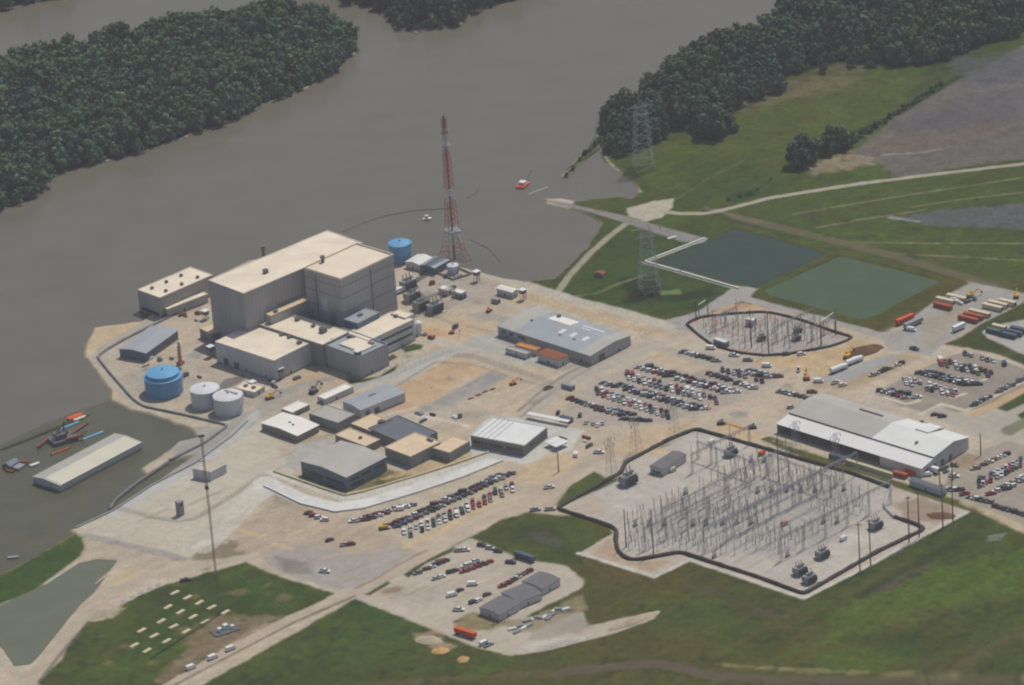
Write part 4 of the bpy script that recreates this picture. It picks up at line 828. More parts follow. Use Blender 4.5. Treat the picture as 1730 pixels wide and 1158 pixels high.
lowwall([(462,797),(545,826),(583,838),(612,832),(705,805),(774,783),(826,765)], 'pale concrete barrier along the inner white band by the grey shed', 'slab')
lowwall([(128,893),(190,864),(258,820),(330,783),(392,737),(418,712)], 'pale concrete edge along the waterside of the vehicle pad', 'boxgr', .9, .9)
# covered entrance walk and white slabs
b = MB()
for a_, c_, wd in (((892,706),(962,720),3.2), ((925,757),(946,748),5), ((935,762),(957,752),5)):
    p0, p1 = G(*a_), G(*c_); d_ = (p1-p0)[:2]; o = MB(); o.obox((p0+p1)[:2]/2, np.linalg.norm(d_), wd, .25, math.atan2(d_[1], d_[0]), z=2.8)
    for t in (.05, .35, .65, .95):
        q = p0+(p1-p0)*t; o.bar((q[0], q[1], -.2), (q[0], q[1], 2.8), .12)
    tag(o.build('canopy', M['whiter']), {892: 'long thin white canopy roof leading to the entrance gate', 925: 'white canopy at the right corner of the entrance building, nearer it', 935: 'white canopy at the right corner of the entrance building, farther out'}[a_[0]], 'canopy')

# ------------------------------------------------------------------ towers
def col_lat(name, x, y, h_, wb, wt, n, r_, label, cat='tower', arms=(), mt='steel', rz=42, group=None):
    t_ = thing(name, label, cat, at(x, y), R(rz), group); b = MB(); b.lattice(h_, wb, wt, n, r_, z0=-.3); b.build('mast', M[mt], t_)
    for z, half in arms:
        a = MB(); a.bar((-half, 0, z), (half, 0, z), r_*1.2); a.bar((-half, 0, z), (-wt/2, 0, z+1.8), r_); a.bar((half, 0, z), (wt/2, 0, z+1.8), r_)
        for s_ in (-1, 1): a.bar((-half*s_, .4, z), (0, wt/2, z+.1), r_*.8)
        a.build('crossarm', M[mt], t_)
        for s_ in (-1, 1): i_ = MB(); i_.bar((s_*half, 0, z), (s_*half, 0, z-2), .18, 6); i_.build('insulator', M['dsteel'], t_)
    return t_
t_ = thing('stack_tower', 'tall red and white lattice tower on the river bank behind the plant', 'tower', at(768, 436), R(20))
hT = 92; wf = lambda t: 2.4+4.6*(1-t)+9*(1-t)**9
bands = lambda t: 0 if t < .09 else (1 if t < .2 else (0 if t < .42 else (1 if t < .5 else (0 if t < .76 else (1 if t < .88 else 0)))))
b = MB(); b.lattice(hT, wf, 0, 26, .14, z0=-.5, mis=bands); b.build('lattice_mast', [M['red'], M['wtow']], t_)
b = MB()
for k in range(20): b.bar((0, 0, k*hT/20-.5), (0, 0, (k+1)*hT/20+2*(k == 19)-.5), .6, 10, 0 if bands(k/20) == 0 else 1)
b.build('flue_pipe', [mat('dark_red_paint', A(150,92,84), .7, .1), M['wtow']], t_)
for z in (18, 74, 84): b = MB(); q = wf(z/hT)/2+.8; b.box(-q, q, -q, q, z, z+.3); b.build('platform', M['steel'], t_)
# met tower with guy wires
t_ = thing('weather_mast', 'slender tall lattice mast with a dark tip in the lower left grass', 'mast', at(372, 1038), R(10))
b = MB(); b.lattice(102, .9, .9, 60, .075, z0=-.3, mis=lambda t: 0 if int(t*9) % 2 else 1); b.build('lattice_mast', [mat('faded_orange_paint', A(170,122,96), .8, .1), mat('faded_grey_paint', A(150,146,140), .8, .1)], t_)
b = MB(); b.box(-1.6, 1.6, -.5, .5, 101.5, 102.6); b.build('top_platform', M['dsteel'], t_)
b = MB(); b.bar((-3,0,88), (0,0,88), .25); b.build('instrument_arm', M['dsteel'], t_)
b = MB(); b.box(-.9,.9,-.9,.9,72,74); b.build('instrument_box', M['dsteel'], t_)
b = MB()
for k in range(3):
    a0 = R(90+120*k); 
    for z in (34, 66, 98): b.bar((0, 0, z), (45*math.cos(a0), 45*math.sin(a0), 0), .03, 3)
b.build('guy_wire', M['steel'], t_)
gt = 'lattice towers carrying the power lines'
col_lat('transmission_tower', 1088, 284, 43, 13, 6, 9, .13, 'faint grey lattice tower before the woods by the river', arms=((41.5,9),(36,7)), rz=15, group=gt)
col_lat('transmission_tower', 1097, 490, 41, 12, 5, 9, .11, 'faint grey lattice tower on the grass left of the dark pond', arms=((39.5,9),(34,7)), rz=15, group=gt)
for x, y, h_, lb in ((1034,812,26,'lattice tower by the left corner of the large switchyard'),(1075,765,22,'lattice tower on orange dirt above the large switchyard'),(1140,742,24,'lattice tower behind the top corner of the large switchyard'),(1345,762,18,'slender lattice tower before the left end of the huge warehouse'),(1413,785,19,'slender lattice tower before the middle of the huge warehouse')):
    col_lat('transmission_tower', x, y, h_, 4.5 if h_ < 20 else 5.5, 1.4, 7, .055, lb, arms=((h_-1.5,4),(h_-4.5,3)), group=gt)
# pole pairs
def pole(x, y, h_, label, group, arm=None, mt='wood'):
    t_ = thing('power_pole', label, 'pole', at(x, y), 0, group); b = MB(); b.bar((0,0,-.5), (0,0,h_), .38, 8, r2=.26); b.build('shaft', M[mt], t_)
    if arm: b = MB(); b.box(-arm/2, arm/2, -.15, .15, h_-1.3, h_-.95); b.build('crossarm', M[mt], t_)
    else: b = MB(); b.bar((0,0,h_), (0,0,h_+.8), .12, 6); b.build('cap', M['steel'], t_)
for i, (x, y, h_, lb) in enumerate([(1453,966,28,'left pole of the pair rising over the lower barrier'),(1471,956,27,'right pole of the pair rising over the lower barrier'),(1536,917,27,'left pole of the pair near the barrier point'),(1553,908,27,'right pole of the pair near the barrier point'),(1593,893,26,'left pole of the pair beyond the barrier point'),(1610,882,26,'right pole of the pair beyond the barrier point'),
  (1104,936,26,'tall dark pole at the left inner edge of the large switchyard'),(1058,925,22,'dark pole at the left inner edge beside the barrier bend'),(1316,812,26,'tall dark pole in the upper part of the large switchyard'),
  (1270,588,24,'dark pole at the left centre of the small switchyard'),(1299,598,26,'thick dark pole at the centre of the small switchyard'),(1387,583,17,'dark pole at the right of the small switchyard'),
  (1176,538,11,'pole behind the left tip of the small switchyard'),(1196,532,10,'second pole behind the left tip of the small switchyard'),(1412,566,9,'short pole on the road behind the small switchyard'),(944,798,13,'thin pole on dirt below the entrance building'),(1588,820,11,'thin pole beside the right car park edge'),(1609,812,11,'thin pole at the corner of the right car park'),(1657,770,13,'thin pole near the far right road')]):
    pole(x, y, h_, lb, 'power poles', 3.2 if i < 6 else None)
for (x0, y0, x1, y1, z, lb) in ((1180,515,1193,504,9,'white crossarm near the small switchyard left tip'),(1386,543,1410,528,16,'white crossarm near the small switchyard right end')):
    p0 = G(x0, y0, z); d_ = np.array([math.cos(R(50)), math.sin(R(50)), 0])*(7 if z == 9 else 13)
    t_ = thing('crossarm_pole', lb.replace('crossarm', 'arm on a steel post'), 'pole', (p0[0], p0[1], 0)); b = MB(); b.bar((0,0,-.5), (0,0,z), .28, 8); b.build('shaft', M['steel'], t_)
    b = MB(); b.bar((0,0,z), tuple(d_+np.array([0,0,z+.2])), .28, 6); b.build('arm', M['whitep'], t_)

# ------------------------------------------------------------------ flood barriers, walls and fences
def tube(name, pts, wd, hh, mt, label, close=False, z=0):
    P = GA(pts); 
    if close: P = np.vstack([P, P[:1]])
    Q = []
    for a_, c_ in zip(P[:-1], P[1:]):
        n = max(1, int(np.linalg.norm(c_-a_)/3)); 
        for k in range(n): Q.append(a_+(c_-a_)*k/n)
    Q.append(P[-1]); Q = np.array(Q); sm = Q.copy(); sm[1:-1] = (Q[:-2]+Q[1:-1]*2+Q[2:])/4; sm2 = sm.copy(); Q = sm
    T = np.gradient(Q, axis=0); T /= np.linalg.norm(T, axis=1)[:, None]+1e-9; Nn = np.stack([-T[:, 1], T[:, 0]], 1)
    b = MB(); vs = []; K = 9
    for i in range(len(Q)):
        j = 1+.07*math.sin(i*1.7)+random.uniform(-.08, .08)
        for k in range(K):
            a0 = math.pi*k/(K-1); vs.append((*(Q[i]+Nn[i]*(wd/2*j*math.cos(a0))), z-.15+(hh*j+.15)*math.sin(a0)**.7))
    fs = [(i*K+k, (i+1)*K+k, (i+1)*K+k+1, i*K+k+1) for i in range(len(Q)-1) for k in range(K-1)]+[tuple(range(K)), tuple(range((len(Q)-1)*K, len(Q)*K))[::-1]]
    b.add(vs, fs); return tag(b.build(name, M[mt], smooth=True), label, 'flood barrier')
tube('flood_barrier', SUBB[15:]+SUBB[:14], 2.5, 1.7, 'bag', 'dark water filled tube barrier ringing the large switchyard')
tube('flood_barrier', [(1512,876),(1493,857),(1498,842),(1506,824)], 2.2, 1.5, 'bagw', 'short pale tube barrier at the switchyard entrance')
tube('flood_barrier', [(1437,799),(1506,822)], 1.5, 1.4, 'bagw', 'straight pale tube beside the upper right switchyard edge')
tube('flood_barrier', SUBA, 1.7, 1.3, 'bag', 'dark tube barrier ringing the small switchyard', True)
tube('flood_barrier', [(300,530),(215,572),(180,592),(164,604),(186,632),(225,676),(242,688),(310,702),(386,720),(345,750),(285,780)], 1.7, 1.3, 'bagg', 'grey barrier wall on the levee round the left bank')
tube('flood_barrier', [(285,781),(232,816),(195,845),(185,862)], 1.8, 1.2, 'bagg', 'grey barrier wall along the pale vehicle pad')
def fence(pts, label, h_=2.6, close=False):
    P = GA(pts); b = MB(); w2 = MB()
    for a_, c_ in zip(P[:-1], P[1:]):
        L_ = np.linalg.norm(c_-a_); n = max(1, int(L_/4))
        for k in range(n+1):
            q = a_+(c_-a_)*k/n; b.bar((*q, -.3), (*q, h_), .055, 4)
        for z in (h_*.95, h_*.5): w2.bar((*a_, z), (*c_, z), .04, 3)
    t_ = thing('chain_fence', label, 'fence', (0, 0, 0)); b.build('posts', M['steel'], t_); w2.build('rails', M['steel'], t_)
fence([(800,462),(860,475),(960,506),(1060,533),(1110,548)], 'chain fence along the river side perimeter road')
fence([(805,476),(900,505),(1010,538),(1100,565),(1060,585),(990,618),(925,665),(885,703)], 'chain fence around the grey warehouse yard')
fence([(450,806),(500,825),(560,845),(610,843),(706,816),(776,794),(850,768)], 'chain fence between the two white bands')
fence([(198,859),(256,874),(300,881),(330,877),(400,833),(445,805)], 'chain fence across the pale vehicle pad')
fence([(400,690),(450,668),(480,655),(560,640),(650,630),(740,600),(830,562),(842,556)], 'chain fence through the middle of the plant')
fence([(660,640),(735,602),(800,604),(900,637),(985,615)], 'chain fence around the orange dirt yard')
fence([(145,908),(200,920),(260,935),(312,949)], 'low fence along the lower edge of the pale pad')
b = MB(); P = GA([(1190,404),(1089,443),(1150,460),(1247,488)])
for a_, c_ in zip(P[:-1], P[1:]):
    d_ = c_-a_; b.obox((a_+c_)/2, np.linalg.norm(d_)+1, 1.0, .9, math.atan2(d_[1], d_[0]))
tag(b.build('pond_wall', M['whiter']), 'low white concrete wall along the corner of the dark pond', 'wall')
b = MB(); P = GA([(1128,405),(1143,401)]); d_ = P[1]-P[0]; b.obox(P.mean(0), np.linalg.norm(d_), 1.6, .8, math.atan2(d_[1], d_[0])); tag(b.build('concrete_block', M['whiter']), 'white concrete strip on the grass beside the levee road', 'block')

# ------------------------------------------------------------------ switchyard equipment
def inpoly(P, x, y): return sdf(P, np.array([[x]]), np.array([[y]]))[0, 0]
PB = GA(SUBB); PA = GA(SUBA)
pr = thing('post_insulator', 'x', 'insulator', (0, 0, -900)); b = MB(); b.bar((0,0,-.2), (0,0,4.0), .17, 5); b.box(-.4,.4,-.4,.4,0,.25); b.build('column', M['steel'], pr)
b = MB(); b.bar((0,0,4.0), (0,0,7.0), .2, 8, r2=.15); b.build('insulator', mat('dark_porcelain', (.12,.115,.115), .4, .1), pr)
b = MB(); b.bar((-.6,0,7.05), (.6,0,7.05), .09, 5); b.build('cap', M['steel'], pr)
def switchf():
    t_ = thing('disconnect_switch', 'x', 'switch', (0, 0, -900))
    b = MB(); b.bar((-2.5,0,-.2), (-2.5,0,4.2), .14); b.bar((2.5,0,-.2), (2.5,0,4.2), .14); b.bar((-3,0,4.2), (3,0,4.2), .12); b.build('frame', M['steel'], t_)
    for X in (-2.3, 0, 2.3): b = MB(); b.bar((X,0,4.2), (X,0,6.8), .15, 6); b.build('insulator', bpy.data.materials['dark_porcelain'], t_)
    b = MB(); b.bar((-2.3,0,6.9), (2.3,0,6.9), .1); b.build('blade', M['steel'], t_); return t_
def breaker():
    t_ = thing('circuit_breaker', 'x', 'circuit breaker', (0, 0, -900))
    b = MB(); b.box(-1.2,1.2,-.7,.7,0,1.5); b.build('cabinet', M['boxgr'], t_)
    for X in (-.8, 0, .8): b = MB(); b.bar((X,0,1.5), (X*1.6,0,4.2), .2, 8); b.build('bushing', bpy.data.materials['dark_porcelain'], t_)
    return t_
def transf():
    t_ = thing('power_transformer', 'x', 'transformer', (0, 0, -900))
    b = MB(); b.box(-3.2,3.2,-1.6,1.6,.3,4); b.box(-3.5,3.5,-1.9,1.9,4.002,4.3); b.build('tank', M['steel'], t_)
    for s_ in (-1, 1):
        b = MB()
        for k in range(9): X = -2.6+k*.65; b.box(X-.1, X+.1, s_*1.62 if s_ > 0 else -3.0, 3.0 if s_ > 0 else -1.62, .9, 3.7)
        b.build('radiator', M['dsteel'], t_)
    b = MB(); b.bar((-2.4,-.8,5.4), (2,-.8,5.4), .55, 12); b.box(-1.5,-1.2,-1,-.6,4.3,5); b.box(1.0,1.3,-1,-.6,4.3,5); b.build('conservator', M['dsteel'], t_)
    for X in (-2, 0, 2): b = MB(); b.bar((X,.6,4.3), (X,1.0,7.4), .28, 8, r2=.15); b.build('bushing', bpy.data.materials['dark_porcelain'], t_)
    b = MB(); b.box(-4.2,4.2,-3.6,3.6,-.3,.25); b.build('foundation', M['rock'], t_); return t_
sw, br, tr = switchf(), breaker(), transf()
ar = thing('surge_arrester', 'x', 'arrester', (0, 0, -900)); b = MB(); b.bar((0,0,-.2), (0,0,3), .15, 5); b.build('pedestal', M['steel'], ar)
b = MB(); b.bar((0,0,3), (0,0,6.6), .2, 8, r2=.13); b.build('insulator', bpy.data.materials['dark_porcelain'], ar)
used = {id(pr): 0}
protos = {'post': pr, 'switch': sw, 'breaker': br, 'trans': tr, 'arrester': ar}; first = {k: True for k in protos}
def put(kind, x, y, rz, label, group):
    o = protos[kind]
    if first[kind]:
        first[kind] = False; o.location = (float(x), float(y), 0); o.rotation_euler = (0, 0, rz); o['label'] = label; o['group'] = group; return o
    c = copy_tree(o, (x, y, 0), rz, label); c['group'] = group; return c
org = G(1060, 925)[:2]; du = np.array([math.cos(R(42)), math.sin(R(42))]); dv = np.array([math.cos(R(-48)), math.sin(R(-48))])
clear = [GA(q) for q in ([(1085,760),(1170,755),(1175,815),(1100,825),(1060,850),(1000,880),(940,870),(1040,790)], [(1160,830),(1215,815),(1245,845),(1190,862)], [(1300,860),(1350,850),(1400,870),(1350,900),(1290,890)], [(1395,1000),(1330,990),(1350,920),(1480,868),(1600,880)], [(1190,955),(1270,930),(1350,950),(1350,1010)], [(1420,790),(1520,820),(1500,880),(1470,860)])]
nar = 0; npost = 0; nsw = 0; nbr = 0; row = 0
for iv in range(0, 27):
    cnt = 0; cs = 0; cb = 0; ca_ = 0
    for iu in range(-9, 40):
        j = RS.uniform(-.7, .7, 2); q = org+du*(iu*5.0+j[0])+dv*(iv*5.8-20+j[1]*.6)
        if inpoly(PB, *q) < 5 or any(inpoly(c_, *q) > 0 for c_ in clear): continue
        if iv % 6 == 4 and iu % 3: continue
        if iu % 9 == 7: continue
        kk = (iv*7+iu*3) % 10
        if kk < 5 and npost < 236: put('post', *q, R(42), f'thin grey post insulator, {ordn(cnt)} from left, cross row {row+1}, large switchyard', 'post insulators in the large switchyard'); npost += 1; cnt += 1
        elif kk < 8 and nar < 240: put('arrester', *q, R(42), f'slim dark arrester post, {ordn(ca_)} from left, cross row {row+1}, large switchyard', 'arrester posts in the large switchyard'); nar += 1; ca_ += 1
        elif kk == 8: put('switch', *q, R(42+90*(iv % 2)), f'three armed grey switch frame, {ordn(cs)} from left, cross row {row+1}, large switchyard', 'switch frames in the large switchyard'); cs += 1
        elif kk == 9: put('breaker', *q, R(42), f'grey circuit breaker, {ordn(cb)} from left, cross row {row+1}, large switchyard', 'circuit breakers in the large switchyard'); cb += 1
    row += 1
# gantries: one thing per line of portals
def gantry(x, y, n, span, h_, ang, label, group='steel gantries over the switchyards'):
    t_ = thing('steel_gantry', label, 'gantry', at(x, y), R(ang), group)
    for k in range(n+1):
        b = MB(); b.lattice(h_, 1.3, .7, 6, .055, z0=-.2, c=(k*span, 0)); b.build('column', M['steel'], t_)
        if k % 2 == 0: b = MB(); b.bar((k*span,0,h_), (k*span,0,h_+5), .14, 5); b.build('lightning_spike', M['dsteel'], t_)
    for k in range(n):
        b = MB(); X0, X1 = k*span, (k+1)*span
        for yy in (-.45, .45):
            for z in (h_-1.1, h_-.1): b.bar((X0, yy, z), (X1, yy, z), .09)
            m_ = 7
            for q in range(m_): xa = X0+span*q/m_; xb = X0+span*(q+1)/m_; b.bar((xa, yy, h_-1.1), ((xa+xb)/2, yy, h_-.1), .07, 3); b.bar(((xa+xb)/2, yy, h_-.1), (xb, yy, h_-1.1), .07, 3)
        b.build('beam', M['steel'], t_)
        for q in (.25, .5, .75): X = X0+span*q; b = MB(); b.bar((X, 0, h_-1.2), (X, 0, h_-3), .12, 6); b.build('insulator', bpy.data.materials['dark_porcelain'], t_)
for x, y, n, sp, h_, an, lb in ((1090,930,4,16,13,42,'leftmost long steel gantry line in the large switchyard'),(1120,893,6,16,12,42,'second long steel gantry line from the upper left corner'),(1190,935,7,17,14,42,'longest steel gantry line through the switchyard centre'),(1240,905,5,17,13,42,'steel gantry line right of the centre one'),(1320,948,5,17,14,42,'rightmost long steel gantry line, nearest the pole pairs'),(1170,800,3,15,12,42,'short steel gantry line near the dark roofed control house'),(1180,775,3,14,11,-48,'short cross gantry at the top corner of the large switchyard'),(1300,800,3,15,12,-48,'short cross gantry along the upper barrier')):
    gantry(x, y, n, sp, h_, an, lb)
gantry(1205,560,2,10,9,42,'left steel gantry in the small switchyard'); gantry(1310,578,3,11,10,42,'middle steel gantry in the small switchyard'); gantry(1372,576,2,10,9,42,'right steel gantry in the small switchyard')
# overhead bus bars
b = MB()
for k in range(10):
    a_ = org+dv*(k*10-5)+du*25; c_ = a_+du*85
    if inpoly(PB, *a_) > 8 and inpoly(PB, *c_) > 8:
        for dz in (-.9, 0, .9): b.bar((*(a_+dv*dz), 6.3), (*(c_+dv*dz), 6.3), .09, 4)
tag(b.build('bus_bars', M['steel']), 'long thin aluminium bus bars above the large switchyard', 'bus bars')
g_ = 'transformers in the switchyards'
for x, y, lb in ((1062,818,'dark transformer by the left inner corner of the large switchyard'),(1480,893,'dark transformer near the barrier point'),(1352,970,'dark transformer in the lowest corner of the large switchyard'),(1368,984,'second dark transformer in the lowest corner'),(1390,942,'dark transformer left of the white cart'),(1235,770,'dark transformer at the top of the large switchyard')):
    put('trans', *G(x, y)[:2], R(42), lb, g_).scale = ((1.35,)*3 if x == 1062 else (1, 1, 1))
for x, y, lb in ((1287,575,'dark transformer left of centre in the small switchyard'),(1348,562,'upper dark transformer in the small switchyard'),(1346,575,'lower dark transformer in the small switchyard')):
    put('trans', *G(x, y)[:2], R(30), lb, g_).scale = (.72,)*3
for x, y, lb in ((712,523,'transformer right of the reactor block, lower of three'),(697,508,'transformer right of the reactor block, middle of three'),(690,488,'transformer right of the reactor block, upper of three'),(735,528,'transformer alone in the dirt yard right of the reactor')):
    put('trans', *G(x, y)[:2], R(42), lb, g_)
gantry(700, 535, 3, 11, 9, 42, 'low steel gantry in the dirt yard right of the reactor')
n = 0
for i in range(20):
    for j in range(6):
        q = GA([(1185+i*12.5+j*4, 545+j*9+ (i % 3)*2)])[0]
        if inpoly(PA, *q) < 4.5 or (i*5+j*3) % 4 == 0: continue
        if n < 60: put('post' if (i+j) % 3 else 'switch', *q, R(42), f"{'thin grey post insulator' if (i+j)%3 else 'three armed grey switch frame'}, column {i+1} from left, {ordn(j)} from top, small switchyard", 'equipment in the small switchyard'); n += 1
# tank cart, oddments in the switchyard
for x, y, mt, lb in ((1425,913,'whitep','white equipment cart on open gravel in the large switchyard'),(1287,769,'or','orange cabin cart near the upper barrier'),(1325,888,'red','small red cabinet in the lower middle switchyard'),(1136,797,'boxcr','round cream drum before the dark roofed control house'),(1202,750,'whitep','white cabinet at the top corner of the large switchyard')):
    t_ = thing('equipment_cart', lb, 'cart', at(x, y), R(42)); b = MB(); b.box(-2,2,-1,1,.4,2.2); b.box(-1.4,1.4,-.8,.8,2.2,2.5); b.build('body', M[mt], t_); b = MB()
    for s_ in (-1,1): b.bar((s_*1.2,-1.1,.4), (s_*1.2,1.1,.4), .4, 10)
    b.build('wheels', M['tyre'], t_)

# ------------------------------------------------------------------ vehicles
CC = {'white': (.72,.72,.71), 'silver': (.42,.43,.44), 'grey': (.2,.2,.21), 'black': (.035,.037,.042), 'dark blue': (.04,.06,.11), 'red': (.30,.035,.03), 'maroon': (.15,.03,.03), 'tan': (.40,.34,.25), 'green': (.06,.09,.07), 'yellow': (.7,.42,.06)}
def carbody(kind):
    b = MB(); W = .9
    def hull(secs, mi):     # sections: x, halfwidth, z0, z1
        vs = []; n = len(secs)
        for x, hw, z0, z1 in secs: vs += [(x,-hw,z0),(x,hw,z0),(x,hw,z1),(x,-hw,z1)]
        fs = [(0,1,2,3), tuple(4*(n-1)+k for k in (3,2,1,0))]
        for i in range(n-1):
            for k in range(4): fs.append((4*i+k, 4*(i+1)+k, 4*(i+1)+(k+1) % 4, 4*i+(k+1) % 4))
        b.add(vs, fs, mi)
    if kind == 'sedan':
        hull([(-2.35,.72,.4,.85),(-2.1,.88,.3,.95),(-.9,.9,.28,1.0),(1.0,.9,.28,.98),(2.05,.87,.3,.8),(2.35,.7,.38,.65)], 0)
        hull([(-1.75,.76,.97,1.0),(-1.1,.68,.98,1.40),(.35,.68,.98,1.42),(1.15,.76,.97,1.0)], 1); b.box(-1.08,.33,-.66,.66,1.41,1.47,0)
    elif kind == 'suv':
        hull([(-2.35,.8,.45,1.05),(-2.2,.93,.35,1.1),(1.1,.94,.33,1.1),(2.1,.9,.36,1.0),(2.35,.75,.45,.85)], 0)
        hull([(-2.22,.84,1.08,1.2),(-2.0,.74,1.1,1.68),(.45,.74,1.1,1.70),(1.2,.84,1.08,1.12)], 1); b.box(-1.98,.4,-.73,.73,1.69,1.77,0)
    elif kind == 'pickup':
        hull([(-2.8,.92,.5,1.05),(-.7,.95,.45,1.08),(1.3,.95,.4,1.12),(2.5,.92,.4,1.05),(2.75,.8,.5,.9)], 0)
        b.box(-2.65,-.75,-.75,.75,1.05,1.09,1); b.box(-2.78,-.7,-.95,-.8,1.04,1.25,0); b.box(-2.78,-.7,.8,.95,1.04,1.25,0)
        hull([(-.72,.84,1.08,1.15),(-.5,.76,1.1,1.74),(.7,.76,1.1,1.76),(1.4,.84,1.08,1.14)], 1); b.box(-.48,.66,-.74,.74,1.75,1.83,0)
    else:
        hull([(-2.6,.92,.4,1.9),(-2.5,.98,.35,2.1),(1.3,.98,.35,2.1),(2.2,.96,.36,1.2),(2.6,.85,.45,.95)], 0)
        hull([(1.32,.9,1.25,2.02),(1.5,.88,1.22,1.92),(2.15,.9,1.2,1.24)], 1)
    a = 1.75 if kind == 'pickup' else 1.45
    for X in (-a, a):
        for Y in (-W, W): b.bar((X, Y-.1, .33), (X, Y+.1, .33), .34, 8, 2)
    return b
GL = mat('vehicle_glass', (.02,.025,.03), .08, .1, 1, spec=.8)
def paintm(c): return mat('paint_'+c.replace(' ', '_'), CC[c], .28, .02, 1, spec=.6)
CM = {}
def carmesh(kind, c):
    if (kind, c) not in CM:
        b = carbody(kind); me = bpy.data.meshes.new(kind); me.from_pydata(b.v, [], b.f)
        for m_ in (paintm(c), GL, M['tyre']): me.materials.append(m_)
        me.polygons.foreach_set('material_index', b.m); me.update(); CM[(kind, c)] = (me, b)
    return CM[(kind, c)]
cars = []
PALS = {'n': ['white']*5+['silver']*4+['grey']*3+['black']*4+['dark blue']*2+['red']*2+['maroon']*2+['tan'], 'd': ['black']*3+['grey']*3+['dark blue']*2+['maroon']+['silver']*2+['white'], 'w': ['white']*4+['silver']*3+['black']*3+['grey']*2+['red']*2+['maroon'], 'r': ['maroon']*2+['red']*3+['black']*3+['grey']+['white']*2}
def carrow(p0, p1, n, ang, desc, dbl=False, pal='n', gap=.10):
    a_, c_ = G(*p0)[:2], G(*p1)[:2]
    for side in ((0,) if not dbl else (-1, 1)):
        k_ = 0; L = []
        for i in range(n):
            if random.random() < gap: continue
            t = i/max(n-1, 1); q = a_+(c_-a_)*t; h_ = np.array([math.cos(R(ang)), math.sin(R(ang))]); 
            q = q+h_*side*3.1+np.array([random.uniform(-.2,.2), random.uniform(-.2,.2)])
            L.append(q)
        L.sort(key=lambda q: q[0])
        for q in L:
            kd = random.choice(['sedan']*5+['suv']*4+['pickup']*4+['van']); c = random.choice(PALS[pal])
            dd = desc if not dbl else desc.replace('row', 'row, upper file' if side > 0 else 'row, lower file')
            cars.append((q, R(ang+random.uniform(-3,3)+(180 if random.random() < .5 else 0)), kd, c, f'{c} {kd}, {ordn(k_)} from left in {dd}')); k_ += 1
def car1(x, y, ang, kd, c, where): cars.append((G(x, y)[:2], R(ang), kd, c, f'{c} {kd} {where}'))
ML = 'central car park'
carrow((1088,622),(1236,664), 16, -4, f'long top row of {ML}', True); carrow((1028,648),(1182,692), 16, -4, f'long middle row of {ML}', True)
carrow((963,675),(1012,691), 7, -4, f'short left row of {ML}', pal='r'); carrow((1020,693),(1060,702), 5, -4, f'short low row of {ML}', True)
carrow((1053,709),(1095,712), 6, -4, f'lowest dark row of {ML}', pal='d'); carrow((1155,596),(1220,613), 8, -6, f'top left row of {ML}'); carrow((1192,630),(1272,657), 11, -4, f'upper right row of {ML}')
carrow((1256,628),(1306,638), 6, -4, f'far right row of {ML}', True)
carrow((1061,636),(1210,678), 17, 93, f'tall row of {ML}', True, 'w'); carrow((1009,662),(1128,702), 14, 93, f'low tall row of {ML}', True, 'w')
carrow((1221,627),(1288,645), 8, 93, f'upper tall row of {ML}', pal='d'); carrow((1319,663),(1371,675), 8, -5, 'row behind the huge warehouse', pal='d')
